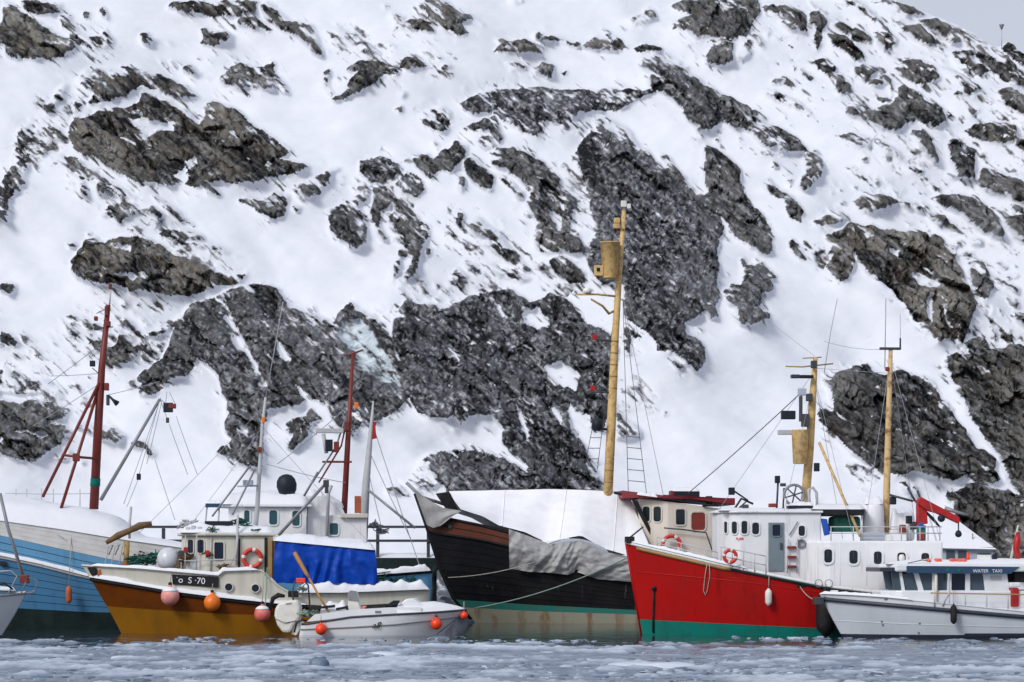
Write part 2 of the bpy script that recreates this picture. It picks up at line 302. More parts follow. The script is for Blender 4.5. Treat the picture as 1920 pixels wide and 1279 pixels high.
# sheet  cover  tone(0 dark grit .. 1 brown-grey slab)  outline ; cover<0 marks snow lying inside a rock
ROCKS = """
V .24 .4 1500,0 1690,0 1800,45 1920,110 1920,330 1840,300 1760,230 1660,170 1560,100 1470,60
V .17 .4 1440,120 1600,150 1760,240 1920,340 1920,560 1800,470 1700,400 1640,300 1540,250
V .2 .3 1560,300 1700,330 1800,420 1760,440 1640,380 1560,390
V .36 .5 100,300 200,330 420,510 470,520 440,540 320,470 220,390 140,360
V .30 .4 60,180 130,170 150,260 100,300 20,330 10,260
V .34 .2 840,380 960,430 1080,540 1060,560 900,500 830,470
V .34 .2 1060,300 1120,380 1140,520 1080,560 1030,440 1000,360
V .30 .3 600,360 780,290 880,280 960,300 800,330 760,420 640,420
V .2 .4 600,30 760,60 860,110 960,150 820,170 640,120
V .36 .3 120,590 280,570 330,600 300,680 200,700 130,650
V .34 .2 0,620 140,690 190,780 120,770 0,700
V .3 .3 1700,400 1800,420 1920,520 1920,660 1820,640 1790,540 1720,460
V .40 .5 1760,600 1860,620 1920,600 2100,620 2100,700 1920,700 1800,690
V .30 .2 720,520 860,500 1000,510 900,540 760,560
V .25 .3 1180,100 1300,170 1480,260 1540,330 1480,330 1300,220
V .18 .4 1380,40 1480,100 1560,200 1500,200 1420,110
V .32 .3 1640,720 1720,700 1800,820 1860,900 1800,900 1720,800
V .30 .2 1180,640 1250,760 1240,800 1180,760
A .95 1 0,0 70,20 100,50 200,110 290,180 400,180 410,220 360,270 320,300 190,320 110,320 50,290 45,250 0,230
A .9 .5 90,0 290,0 300,60 240,75 180,70 120,40
A .62 .5 300,70 350,70 340,110 380,150 420,170 500,170 520,130 560,190 545,230 490,240 440,240 400,210 360,190 310,140
A .9 .5 400,40 440,50 440,80 410,75
A .9 .5 475,25 510,30 540,80 530,95 505,70
A .9 1 830,30 850,0 1180,0 1290,0 1280,50 1160,85 1050,70 950,50 880,40
A .9 .6 1180,90 1260,80 1300,100 1360,140 1250,140 1190,115
A .75 .6 1330,0 1440,90 1550,120 1590,190 1610,280 1580,270 1540,220 1490,180 1440,150 1400,140 1360,100 1290,30
A .93 .6 990,125 1020,120 1050,140 1120,140 1165,170 1130,200 1060,215 990,200 1010,170
A .9 .4 690,160 730,150 740,180 780,190 740,215 700,200
A .9 .4 810,185 860,215 830,210
A .35 .4 480,270 900,270 1100,265 1400,245 1400,255 1100,280 880,285
A .9 .6 895,320 920,290 990,360 940,345
A .88 .5 1080,360 1130,310 1200,285 1290,310 1360,290 1360,340 1400,400 1445,465 1390,440 1290,420 1180,425 1100,395
A .8 .6 390,400 430,350 520,325 650,330 720,345 800,350 880,400 980,460 900,475 830,465 760,430 700,430 640,470 570,500 460,530 440,520 480,470 430,440
A .95 .95 350,640 380,600 450,580 560,540 650,530 690,510 700,460 740,460 800,480 900,550 990,610 1010,560 1010,490 1040,480 1130,510 1200,560 1300,630 1400,700 1460,750 1400,790 1500,810 1550,830 1500,860 1400,880 1300,910 1190,930 1100,920 1000,930 930,930 940,870 900,900 870,945 800,930 700,935 640,900 560,860 490,800 440,800 380,750 350,690
A -1 0 640,590 720,590 780,610 850,600 860,640 780,650 720,680 690,640
A -1 0 930,810 980,790 1000,820 950,850
A -1 0 860,880 900,870 930,830 940,860 900,900
A .8 .4 300,450 320,425 345,430 335,520 300,540 270,560 300,580 250,580 235,545 280,520
A .9 .4 380,520 410,525 400,545 375,540
A .8 .5 220,640 300,650 340,690 330,720 270,690
A .8 .4 90,650 140,640 210,700 270,760 230,790 160,770 170,830 140,900 150,930 100,970 60,1020 50,1125 0,1090 0,950 60,860 70,770 90,730
A .75 .5 330,790 400,800 440,860 500,890 600,950 690,1000 640,1000 560,970 520,1000 500,930 440,920 470,1000 430,990 420,920 350,870
A .9 .5 930,930 1000,925 1050,930 1110,985 1040,980 1020,950 960,945
A .75 .5 525,1060 560,1040 640,1030 700,1060 760,1040 820,1080 790,1095 740,1060 660,1090 600,1110 540,1095
A .85 .4 770,990 800,1000 900,1070 980,1140 960,1130 860,1070
A .92 .5 1190,1000 1230,990 1290,1000 1370,960 1440,970 1430,1070 1360,1090 1280,1060 1230,1030
A .6 .4 1480,920 1560,880 1640,840 1700,830 1640,900 1590,980 1520,990 1480,960
A .75 .5 790,1160 860,1145 960,1150 1020,1180 1000,1200 900,1200
A .6 .4 870,1210 960,1220 1100,1220 1150,1260 1050,1250 980,1240
A .9 .4 1460,1020 1500,1030 1480,1050
G .97 1 770,390 820,340 900,300 960,310 1050,290 1150,320 1200,250 1290,235 1400,260 1450,300 1520,280 1620,350 1705,400 1705,800 1550,790 1400,770 1350,780 1300,780 1340,700 1260,740 1150,745 1080,745 1000,700 900,690 800,650 720,570 760,540 720,500
E .97 1 0,30 90,10 230,40 300,100 420,120 560,190 640,200 720,190 700,230 620,260 540,280 450,310 350,325 200,300 150,290 120,280 0,260
G -1 0 1140,370 1260,325 1330,350 1330,400 1200,370
G -1 0 1180,620 1330,610 1480,600 1500,640 1350,690 1300,640 1200,640
G .9 .5 820,290 950,250 960,275 850,310
G .9 .5 1280,160 1320,150 1410,210 1380,210
G .9 .5 1470,260 1620,340 1600,350 1500,300
G .9 .3 660,320 740,320 760,340 700,355
G .9 .3 870,190 900,190 900,220 870,220
G .95 .2 0,700 60,680 130,700 140,740 90,785 0,770
G .8 .4 1040,30 1100,0 1200,0 1250,30 1410,0 1420,15 1320,50 1230,60 1240,110 1150,80 1070,60
G .9 .3 1545,0 1600,0 1660,40 1640,65 1560,45
G .9 .5 1580,190 1705,160 1705,240 1600,215
E .93 .15 380,440 430,350 520,330 600,300 700,250 780,240 860,260 900,300 930,360 1000,380 1100,410 1170,450 1190,400 1260,340 1310,370 1400,430 1470,520 1540,620 1600,760 1590,870 1500,950 1440,990 1340,1010 1300,1070 1230,1010 1180,940 1130,870 1080,860 1020,900 860,920 860,1000 840,1080 850,1150 830,1220 780,1210 700,1190 590,1150 640,1100 680,1080 640,1030 650,900 600,750 540,690 480,650 470,700 430,760 320,770 300,810 210,860 200,820 260,760 200,720 300,660 340,570 360,500
E -1 0 600,340 640,400 720,560 860,800 840,800 700,590 620,460
E -1 0 890,540 920,580 960,660 930,660 890,600
E -1 0 1000,780 1100,880 1190,990 1130,960 1030,860
E -1 0 640,510 690,560 720,600 680,590
E -.6 0 1220,430 1320,430 1400,520 1480,650 1560,800 1540,880 1480,800 1400,740 1340,700 1280,600 1210,520
E .9 .3 960,990 1080,920 1140,980 1080,1000 1080,1060 1000,1130 960,1130 1000,1060 950,1020
E .8 .5 470,360 500,340 560,350 600,340 540,370
E .7 .4 190,510 300,490 360,420 480,400 460,430 380,460 300,520 210,530
E .85 .9 0,640 60,560 60,500 130,530 150,580 200,580 160,640 130,680 70,700 10,680
E .5 .5 170,600 270,620 300,640 220,640
E .8 .4 100,790 180,760 200,710 260,700 300,720 240,780 210,810 140,810
E .85 .4 200,820 300,800 320,760 350,780 300,830 280,850 220,860
E .9 .3 160,1090 200,1085 260,1120 280,1165 240,1160 230,1130 170,1110
E .9 .3 80,455 120,460 140,490 100,475
E .9 .3 1190,0 1360,0 1360,50 1280,90 1250,40
E .85 .4 1400,0 1700,0 1640,60 1620,180 1570,245 1550,220 1590,130 1570,60 1530,120 1520,200 1490,225 1500,150 1560,60 1500,10
E .9 .3 1660,60 1690,100 1670,115 1655,90
H .85 .3 0,90 70,100 150,170 120,205 0,200
H .9 .3 80,245 160,280 170,320 120,300
H .9 .3 215,230 245,240 235,260
H .9 .3 260,270 310,265 320,290 280,290
H .9 .3 60,340 120,370 100,380
H .55 .2 0,350 60,400 130,410 150,470 260,490 340,470 400,500 550,580 480,600 530,650 430,640 330,600 200,600 100,600 0,570
H .95 .35 0,640 130,650 290,640 420,670 560,760 540,790 430,820 440,850 540,840 590,890 540,970 520,1010 430,1060 320,1140 200,1135 100,1100 0,1050
H -1 0 170,900 260,910 420,900 430,930 380,960 330,930 200,920
H -1 0 0,1000 80,960 60,1000 20,1020
H .85 .3 420,680 520,720 620,770 540,740
H .92 .3 640,850 760,860 860,870 940,890 1050,950 960,995 940,970 820,960 760,920 640,880
H .9 .3 430,1100 520,1090 600,1115 520,1120
H .9 .3 650,1130 720,1140 690,1160
H .9 .3 560,1030 620,1080 580,1070
H .2 .5 530,60 720,70 740,150 680,190 580,170
H .88 .8 680,220 760,170 830,190 830,270 740,250
B .93 .6 490,40 510,0 600,0 650,40 740,90 770,110 700,120 745,185 700,190 620,150 540,95 520,70
B .93 .8 410,120 450,100 540,115 575,180 450,175 400,150 360,165 380,110 340,80 390,70 420,85
B .9 .3 780,100 830,130 790,115
B .8 .3 310,30 350,40 330,50
B .5 .5 20,150 100,140 190,180 120,190 40,180
B .8 .6 170,220 220,210 290,270 240,275 190,250
B .8 .4 330,215 400,255 350,240
B .9 .5 120,360 190,300 290,300 390,350 395,400 330,400 200,480 80,510 60,490 130,460 150,410 190,370
B .9 .5 10,350 50,340 60,370 40,400 70,470 60,480 30,430
B .95 .9 400,340 430,300 490,300 530,350 460,370 410,350
B .9 .3 610,350 640,335 670,350 620,365
B .9 .3 580,295 610,305 595,312
B .93 .9 870,200 940,200 1040,190 1120,260 1000,270 870,265 900,230
B .85 .9 1070,155 1110,170 1100,190 1170,170 1240,195 1310,215 1290,230 1200,205 1080,195
B .9 .6 1310,230 1370,170 1440,155 1500,180 1540,240 1470,255 1400,250
B .9 .4 1560,240 1620,215 1705,230 1705,260 1600,260
B .9 .4 920,320 980,310 1030,330 1000,340
B .9 .4 1060,350 1110,300 1180,310 1160,370 1090,360
B .9 .4 1205,350 1235,345 1225,365
B .9 .4 1530,95 1600,60 1640,30 1680,80 1640,110 1560,120
B .9 .3 920,0 1020,0 980,12
B .9 .4 400,475 440,480 420,500
B .9 .3 375,550 410,535 405,575
B .78 0 690,510 800,460 900,440 1130,420 1250,430 1400,430 1590,440 1680,450 1600,490 1510,530 1430,540 1300,560 1250,590 1320,650 1440,680 1500,690 1350,690 1250,640 1120,620 1090,690 1000,660 900,600 860,560 760,570
B .25 0 560,480 640,440 800,370 950,390 1130,420 900,450 760,470 640,490
B .5 .2 500,560 600,530 660,560 640,650 600,650 510,610
B .72 .2 700,640 760,620 870,580 920,690 890,720 840,660 730,660
B .88 .4 640,740 680,700 740,720 710,800 660,870 600,860 560,900 520,880 460,790 480,760 540,760 570,800 600,750
B .8 .3 780,690 840,680 880,740 820,760
B .92 .5 740,770 790,800 870,900 860,960 800,940 740,890 720,820
B .85 .4 690,890 730,900 720,980 700,960
B .86 .4 870,740 1000,750 1100,800 1210,900 1180,940 1280,1000 1260,1100 1240,1180 1280,1279 1130,1260 1070,1180 1080,1130 1060,1060 1030,1010 1060,950 940,880 850,830
B -1 0 860,850 940,860 960,890 900,900
B -1 0 1140,1060 1210,1090 1200,1180 1180,1150
B .92 .4 900,900 960,930 1035,990 990,1005 950,960
B .85 0 190,790 330,770 400,820 400,870 360,900 250,900 200,850
B .85 0 390,910 440,850 500,900 520,960 480,990 440,970 380,920
B .85 .2 160,970 220,880 250,950 240,1000 190,1010 230,1110 240,1220 190,1200 160,1260 130,1210 50,1150 30,1040 100,1010
B .92 .4 260,930 310,920 360,960 380,1000 340,1040 300,1050 290,1120 340,1190 310,1200 250,1090
B .87 .4 380,1000 440,1030 550,1150 540,1190 490,1180 440,1230 380,1150 340,1080 380,1060 360,1010
B .87 .4 400,1230 480,1220 460,1279 390,1279
B .87 .4 520,1240 545,1230 550,1279 530,1279
B .85 .3 690,1070 720,1080 710,1140 690,1130
B .7 .4 750,1100 790,1090 900,1170 980,1279 900,1240 840,1200 760,1170
B .3 .4 0,830 60,840 180,900 150,940 60,930
B .6 .1 1370,590 1430,570 1540,620 1620,730 1500,700 1420,680
V .95 0 1090,265 1110,240 1150,255 1200,275 1230,300 1270,320 1300,350 1330,395 1350,430 1340,460 1345,500 1340,540 1340,575 1300,600 1275,610 1280,640 1310,650 1318,680 1300,700 1270,680 1240,660 1215,640 1190,600 1170,580 1165,520 1120,510 1105,460 1130,420 1110,380 1090,330 1075,290
I .95 0 850,180 910,250 890,300 850,320 860,420 850,520 800,560 850,620 880,730 830,770 850,860 800,870 740,800 740,850 690,830 640,770 640,870 590,910 580,960 700,990 770,1060 770,1150 710,1215 650,1160 560,1100 450,1080 440,1010 330,930 240,870 230,760 250,650 200,640 100,640 30,560 0,480 100,400 90,260 20,120 30,0 870,0 870,100
C .95 .4 320,720 380,730 430,760 510,840 500,900 560,1000 640,1110 665,1180 640,1279 540,1240 480,1200 390,1080 350,960 330,850
I .97 .4 880,0 1060,0 1200,170 1240,290 1220,430 1190,430 1100,380 1030,350 980,290 930,210 880,160
I .86 .1 1015,450 1040,460 1070,500 1170,480 1250,580 1200,600 1240,640 1220,690 1150,690 1160,750 1130,800 1210,820 1200,860 1150,870 1110,900 1010,910 980,850 990,790 920,790 900,720 890,680 950,620 1020,640 1040,560
I .9 .2 540,1140 640,1200 600,1210 550,1170
I .9 .2 230,920 310,950 350,1010 310,1010 270,990 280,1120 230,1100
I .25 .3 1010,1080 1100,1010 1150,1020 1120,1090 1180,1130 1250,1200 1220,1190 1100,1090
C .94 .4 150,30 250,0 590,0 600,80 560,120 530,200 480,190 440,210 400,190 330,190 280,190 250,160 170,150 160,110 260,80 200,60
C .92 .3 330,280 360,220 460,220 470,300 400,330 340,320
C .9 .3 285,205 420,205 470,215 400,215
C .9 .3 0,220 70,220 120,245 40,255 0,250
C .92 .5 600,50 720,25 820,60 830,165 760,165 700,140 720,100 700,75 620,80
C .92 .5 840,60 900,55 930,110 910,150 920,200 890,250 870,200 880,150 840,120
C .9 .3 560,190 600,200 620,250 590,240
C .9 .3 520,220 560,200 550,280 510,310 490,290
C .9 .3 660,200 710,210 680,215
C .9 .3 730,220 780,240 750,238
C .9 .3 610,175 640,170 640,195
C .7 .6 970,0 1070,0 1130,40 1200,100 1280,170 1290,200 1200,140 1150,90 1080,40
C .9 .6 950,120 1010,105 1080,130 1170,200 1080,205 1010,170
C .75 .6 1170,150 1240,160 1290,200 1240,250 1190,210
C .9 .9 930,170 1000,180 1080,230 1130,290 1080,300 1010,250 960,230
C .85 .5 1150,0 1260,5 1460,65 1330,70 1250,30
C .9 .5 1310,140 1400,110 1460,180 1480,220 1410,220 1330,170
C .74 .6 1400,90 1500,80 1600,120 1700,170 1760,210 1850,280 1918,350 1918,430 1850,420 1760,350 1700,380 1620,330 1550,270 1640,250 1600,220 1540,210 1480,150
C .9 .5 1820,230 1860,200 1918,250 2100,330 2100,420 1918,320 1870,290
C .95 .6 1280,340 1330,300 1400,290 1470,340 1490,400 1420,420 1340,390
C .8 .5 1500,330 1560,350 1640,400 1700,450 1560,480 1600,420 1540,390
C .92 .5 860,310 920,280 980,340 960,370 1010,370 1060,430 1000,475 970,450 980,400 900,350
C .9 .4 800,320 880,390 860,405 820,380
C .9 .4 660,400 720,370 790,430 720,415
C .92 .5 1070,340 1120,315 1180,350 1130,410 1080,390
C .9 .4 765,320 785,330 775,360
C .85 .5 1140,420 1220,370 1260,400 1270,490 1240,420 1180,430
C .9 .4 1180,490 1230,480 1270,500 1220,520
C .94 .4 1010,560 1080,510 1160,540 1260,520 1300,480 1300,440 1340,420 1400,460 1500,530 1540,600 1480,630 1380,600 1330,620 1270,670 1190,650 1100,610
C .94 .3 1350,650 1420,640 1460,690 1500,820 1440,780 1380,700
C .92 .3 1540,700 1600,680 1680,740 1680,880 1600,880 1570,800 1550,740
C .95 1 1630,640 1700,600 1800,600 1880,640 1850,710 1740,710 1650,670
C .92 .5 1860,700 1918,710 2100,760 2100,830 1918,780 1870,740
C .93 .6 1780,460 1840,430 1918,470 2100,520 2100,650 1918,580 1820,530
C .9 .5 1700,870 1740,830 1800,840 1850,870 1918,860 2100,900 2100,1060 1918,1010 1860,1000 1760,950 1710,910
C .85 .6 1640,550 1710,540 1660,570
C .82 .2 0,300 80,285 200,330 300,380 400,440 500,490 610,545 640,600 760,650 830,720 840,750 760,760 700,750 600,700 560,650 480,640 420,600 350,640 290,655 230,590 220,540 130,470 60,440 50,370
C .7 .3 600,610 700,620 800,680 830,740 740,760 600,710
C .82 .3 820,760 880,740 930,820 900,900 820,960 790,950 830,850
C .8 .4 610,430 700,450 800,500 880,590 800,540 660,470
C .4 .5 920,590 1000,600 1060,640 960,620
C .7 .4 1000,680 1060,660 1150,700 1150,745 1090,730 1030,700
C .6 .4 1170,710 1260,740 1320,790 1200,760
C .6 .4 1330,830 1440,850 1400,860
C .93 .3 610,900 650,880 690,930 740,960 780,1010 820,1060 800,1130 740,1080 720,1000 660,970
C .9 .3 740,900 770,890 760,930
C .9 .3 370,690 400,690 390,710
C .9 .3 1100,790 1135,785 1115,810
C .9 .3 670,790 700,820 670,820
C .9 .3 160,285 220,310 180,305
C .8 .2 100,740 150,760 240,880 200,880 140,810
C .95 0 0,700 60,750 140,850 230,930 330,1030 400,1100 410,1150 370,1279 0,1279
C .8 .7 1070,1000 1130,950 1200,960 1300,990 1240,1030 1150,1060
C .92 .4 1480,970 1600,950 1700,980 1780,1060 1820,1150 1790,1180 1700,1140 1620,1050 1530,1010
C .5 .4 1300,990 1400,1000 1440,1060 1360,1040
C .7 .4 1480,1040 1540,1070 1580,1130 1500,1090
C .92 .5 1830,1090 1918,1070 2100,1080 2100,1220 1918,1200 1860,1150
C .9 .5 1850,1020 1918,1040 1918,1070 1870,1060
C .7 1 860,1110 920,1070 1000,1050 1060,1080 1000,1110 900,1120
C .94 1 920,1170 1010,1140 1060,1090 1140,1120 1220,1130 1320,1140 1440,1150 1560,1220 1600,1279 930,1279 960,1220
C .9 .3 740,1210 770,1200 810,1279 780,1279
D .94 .95 440,0 960,0 1010,60 1070,170 1100,260 1110,340 1080,440 1060,490 1000,470 930,490 870,450 800,370 760,320 720,270 690,240 640,220 590,180 550,130 520,90 530,160 500,230 470,230 430,180 410,140 450,80
D -1 0 700,70 750,70 740,110
D -1 0 800,180 860,180 960,200 940,240 880,230 840,220
D -1 0 880,260 910,300 900,400 880,380
D -1 0 950,320 1000,430 970,400
D .45 1 310,20 400,50 420,110 400,170 340,90
D .9 .3 240,30 270,40 320,130 290,120 250,70
D .96 .5 400,670 460,640 540,600 620,580 640,620 700,640 760,620 860,650 920,700 950,800 960,860 990,930 1040,990 1120,990 1180,1040 1180,1080 1100,1080 960,1140 860,1120 780,1100 700,1120 620,1090 540,1040 440,940 420,860 400,830 440,800 430,730
D -1 0 540,980 580,1020 550,1010
D -1 0 630,690 670,690 660,710
D .9 .8 370,800 420,810 450,900 440,940 390,920 370,860
D .96 .8 980,560 1040,530 1100,580 1160,570 1240,540 1328,560 1480,560 1480,1180 1290,1140 1230,1050 1190,960 1150,900 1090,810 1040,740 1000,650 990,600
D -1 0 1190,730 1260,690 1280,700 1210,750
D -1 0 1200,800 1260,800 1328,830 1328,860 1240,830
D .7 .5 860,640 920,680 960,760 1000,820 1060,900 1040,960 1000,930 960,840 930,740
D .85 .4 1110,480 1160,450 1200,520 1190,560 1130,570 1100,530
D .8 .3 1090,120 1150,110 1200,200 1200,250 1160,300 1110,270 1110,190
D .85 .4 1250,200 1328,250 1328,260 1290,240
D .3 .3 480,1060 640,1070 640,1200 480,1180
K .93 .6 700,190 740,110 880,150 1000,190 1080,200 1180,300 1220,370 1290,450 1320,560 1400,600 1480,900 1320,900 1310,720 1200,640 1040,530 930,450 930,380 800,310 720,250
K .93 .6 1140,70 1240,110 1380,110 1500,200 1500,290 1540,420 1500,560 1350,560 1240,400 1200,300 1150,200
K .9 .5 1440,0 1628,0 1900,100 1900,500 1628,350 1560,260 1500,120
K .8 .4 200,40 280,50 320,230 270,160
K .8 .4 330,80 380,90 430,200 380,200
F .95 0 240,400 300,310 400,330 520,340 600,290 700,260 800,250 860,290 900,330 1000,280 1090,320 1130,380 1180,430 1230,460 1290,490 1320,560 1300,700 1290,850 1250,940 1200,930 1190,870 1130,850 1090,820 1100,940 1150,1000 1200,1100 1240,1180 1250,1250 900,1250 520,1250 430,1100 380,1090 430,1060 520,1040 600,1030 680,1040 760,1080 830,1110 880,1150 900,1120 820,1060 780,1010 770,930 720,880 620,880 580,920 540,890 440,890 380,870 330,800 290,640 250,500
F -1 0 870,380 950,350 1000,430 940,450 880,420
F -.7 0 970,640 1060,610 1140,690 1130,760 1030,720
F -1 0 830,820 860,850 910,1010 890,1000
F -1 0 700,270 760,340 800,410 770,390
F -1 0 990,810 1060,880 1050,930 1010,860
F .6 .2 530,170 560,150 600,200 570,230 530,210
F .85 .2 590,120 650,160 640,180 600,150
F .75 .3 640,40 740,50 850,110 920,190 870,180 780,100 700,60
F .5 .4 700,140 830,170 910,220 860,230 760,180
F .93 .6 930,0 1070,0 1090,50 1030,100 970,90 930,40
F .95 .4 990,140 1040,110 1110,150 1170,190 1160,250 1100,250 1020,190
F .9 .3 1090,0 1140,0 1150,100 1110,100
F .9 .2 1210,190 1290,230 1320,240 1320,260 1260,250
F .3 .1 500,240 700,200 900,280 700,260 560,300 300,330 300,290
F .35 .3 1340,740 1450,750 1550,830 1540,860 1430,790
F .7 .1 1320,860 1400,920 1440,965 1320,985
F .4 .2 1330,620 1400,760 1380,860 1330,850
F .9 .3 220,1220 280,1210 340,1260 250,1250
F .9 .3 330,1190 390,1250 370,1260
F .5 .1 400,1070 430,1050 600,1030 500,1100 560,1215 400,1215 340,1200
J .86 .3 740,430 790,400 840,460 900,540 850,590 830,640 820,690 770,650 740,590
J .85 .4 860,880 900,910 940,990 910,970
J .85 .4 980,500 1080,470 1090,490 1000,510
J .92 .4 690,0 900,0 960,150 930,190 830,150 770,90
J .9 .5 960,60 1108,40 1300,60 1300,300 1108,230 1040,160
J .9 .2 1060,750 1108,770 1300,800 1300,900 1108,860 1080,820
J .5 .4 700,200 760,190 800,240 730,245
J .7 .4 450,20 520,60 600,100 560,110 480,60
J .8 .4 700,320 780,350 770,370
J .6 .4 520,150 600,155 560,165
J .7 .3 570,230 620,215 580,270
J .92 .4 670,1010 740,980 800,1020 830,1160 760,1170 700,1090
V .9 .5 -200,60 0,40 0,110 -120,150 -220,140
V .8 .5 -200,330 -40,300 0,400 -80,440 -210,420
V .9 .4 -200,690 0,690 0,850 -200,840
V .95 .7 1786,668 1850,652 1920,640 2100,640 2100,1080 1920,1000 1885,905 1850,830 1812,760
V .85 .5 1745,725 1790,765 1830,850 1868,900 1820,915 1780,870 1752,800
V .94 .6 1765,935 1800,908 1850,912 1890,930 1920,990 2000,1040 1900,1070 1830,1065 1800,1005 1775,965
V .8 .3 -220,560 -60,520 0,640 -120,650
"""
Y0, MS = 222.0, 1.38                     # foot of the slope, metres back per metre up
STEP = 2.1
gx = np.arange(-210, 2131, STEP); gy = np.arange(1140, -66, -STEP)
PX, PY = np.meshgrid(gx, gy)             # rows go uphill
NR, NC = PX.shape
# uneven outlines: the survey is looked up through a warped map
w1 = 5.5
WX = PX + w1 * (fbm(PX / 26, PY / 26, 11, 4, 0.6) - 0.5) * 2.0
WY = PY + w1 * (fbm(PX / 26, PY / 26, 13, 4, 0.6) - 0.5) * 2.0

def inpoly(P, X, Y):
    ins = np.zeros(X.shape, bool); n = len(P)
    for i in range(n):
        x1, y1 = P[i]; x2, y2 = P[i - 1]
        if y1 == y2: continue
        c = (y1 > Y) != (y2 > Y)
        ins ^= c & (X < (x2 - x1) * (Y - y1) / (y2 - y1) + x1)
    return ins

cover = np.zeros((NR, NC)); tone = np.full((NR, NC), 0.4); rid = np.zeros((NR, NC), int); ice = np.zeros((NR, NC))
par = [0]
def find(a):
    while par[a] != a: a = par[a]
    return a
for line in ROCKS.strip().splitlines():
    t = line.split(); ox, oy, s = SHEET[t[0]]; cv = float(t[1]); tn = float(t[2])
    P = [(float(a.split(',')[0]) / s + ox, float(a.split(',')[1]) / s + oy) for a in t[3:]]
    xs = [p[0] for p in P]; ys = [p[1] for p in P]
    c0 = max(0, int((min(xs) - 25 - gx[0]) / STEP)); c1 = min(NC, int((max(xs) + 25 - gx[0]) / STEP) + 1)
    r0 = max(0, int((gy[0] - max(ys) - 25) / STEP)); r1 = min(NR, int((gy[0] - min(ys) + 25) / STEP) + 1)
    if c1 <= c0 or r1 <= r0: continue
    S = (slice(r0, r1), slice(c0, c1))
    m = inpoly(P, WX[S], WY[S])
    if cv < 0:
        cover[S] = np.where(m, np.minimum(cover[S], 1 + cv), cover[S])
        if cv > -.65: ice[S] = np.where(m, 1.0, ice[S])
        continue
    if cv < .45:
        cover[S] = np.where(m, np.maximum(cover[S], cv), cover[S]); tone[S] = np.where(m, tn, tone[S]); continue
    par.append(len(par)); me_ = len(par) - 1
    ids, cnt = np.unique(rid[S][m], return_counts=True)
    for a, b in zip(ids, cnt):
        if a and b > 60: par[find(me_)] = find(a)
    cover[S] = np.where(m, np.maximum(cover[S], cv), cover[S])
    tone[S] = np.where(m, tn, tone[S])
    rid[S] = np.where(m, me_, rid[S])
root_of = np.array([find(i) for i in range(len(par))])
rid = root_of[rid]

def blur(a, k):
    """separable box blur, three passes"""
    for _ in range(3):
        for ax in (0, 1):
            p = [(0, 0), (0, 0)]; p[ax] = (k + 1, k)
            c = np.cumsum(np.pad(a, p, mode='edge'), axis=ax)
            n = a.shape[ax]
            hi = np.take(c, np.arange(2 * k + 1, 2 * k + 1 + n), axis=ax); lo_ = np.take(c, np.arange(0, n), axis=ax)
            a = (hi - lo_) / (2 * k + 1)
    return a

# strata dip down to the right: coordinates along (a) and across (b) the dip
DIP = 38 + 16 * (fbm(PX / 500, PY / 400, 19, 2) - .3)
DIP = np.radians(float(DIP.mean()))
ca, sa = math.cos(DIP), math.sin(DIP)
SA = PX * ca + PY * sa; SB = -PX * sa + PY * ca
nfine = fbm(SA / 26, SB / 5.5, 21, 3, 0.7)
nmid = fbm(SA / 95, SB / 20, 31, 4, 0.6)
nled = fbm(PX / 34, PY / 11, 41, 3, 0.6)
q = 0.45 * nfine + 0.3 * nmid + 0.25 * nled
q = (q - q.mean()) / q.std()
cb = 0.65 * cover + 0.35 * blur(cover, 1)
lines = np.abs(fbm(SA / 240, SB / 24, 45, 3, .55) - .5)
q = q + 2.6 * np.exp(-lines / .009) * np.clip(fbm(PX / 80, PY / 80, 46, 2) * 3 - 1.1, 0, 1)
# snow lodges where the rank of the roughness is above the cover; upper rims are dusted over, lower rims are clean
up = np.roll(blur(cover, 4), -9, axis=0)
rim = np.clip((cb - up) / (cb + .05), 0, 1)
thr = np.interp(np.clip(cb, 0, 1), [0, .02, .2, .35, .5, .6, .75, .85, .93, 1.0], [-9, -2.6, -1.3, -.75, -.1, .4, .95, 1.5, 2.15, 3.0])
thr = thr - 1.7 * rim * np.clip(fbm(PX / 45, PY / 45, 43, 2) * 2 - .5, 0, 1)
soft = 1.3 + 3.2 * fbm(PX / 70, PY / 70, 48, 2)          # some edges are crisp, some fade out under blown snow
rock = 1 / (1 + np.exp(-(thr - q) * soft))
rock = np.where(cb < 0.03, 0, rock) * np.where(cover < .45, .82, 1.0)
# stray stones and grass tips poking through the snow in patches
stray = fbm(SA / 24, SB / 3.6, 51, 2, 0.5); strayp = fbm(PX / 90, PY / 60, 61, 3)
near_rock = np.clip(blur((cover > .3).astype(float), 9) * 2.2, 0, 1)
rock = np.maximum(rock, 0.8 / (1 + np.exp(-(stray - 0.81 + 0.12 * near_rock * (strayp - .35) * 3) * 30)) * np.clip(near_rock * 1.6 - .05, 0, 1))
rock_s = blur(rock, 1)

# broken facets: cells stretched along the dip, each with its own tilt
def facets(x, y, seed):
    r = np.random.default_rng(seed); T = r.random((128, 128, 5))
    xi = np.floor(x).astype(int); yi = np.floor(y).astype(int)
    best = np.full(x.shape, 9.0); sec = np.full(x.shape, 9.0); val = np.zeros(x.shape); hue = np.zeros(x.shape)
    for dx in (-1, 0, 1):
        for dy in (-1, 0, 1):
            t = T[(yi + dy) % 128, (xi + dx) % 128]
            ox = xi + dx + t[..., 0] - x; oy = yi + dy + t[..., 1] - y
            d2 = ox * ox + oy * oy
            nb = d2 < best
            sec = np.where(nb, best, np.minimum(sec, d2))
            val = np.where(nb, ox * (t[..., 2] - .5) * 2 + oy * (t[..., 3] - .5) * 2 + t[..., 4] - .5, val)
            hue = np.where(nb, t[..., 4], hue); best = np.where(nb, d2, best)
    return val, hue, np.sqrt(sec) - np.sqrt(best)
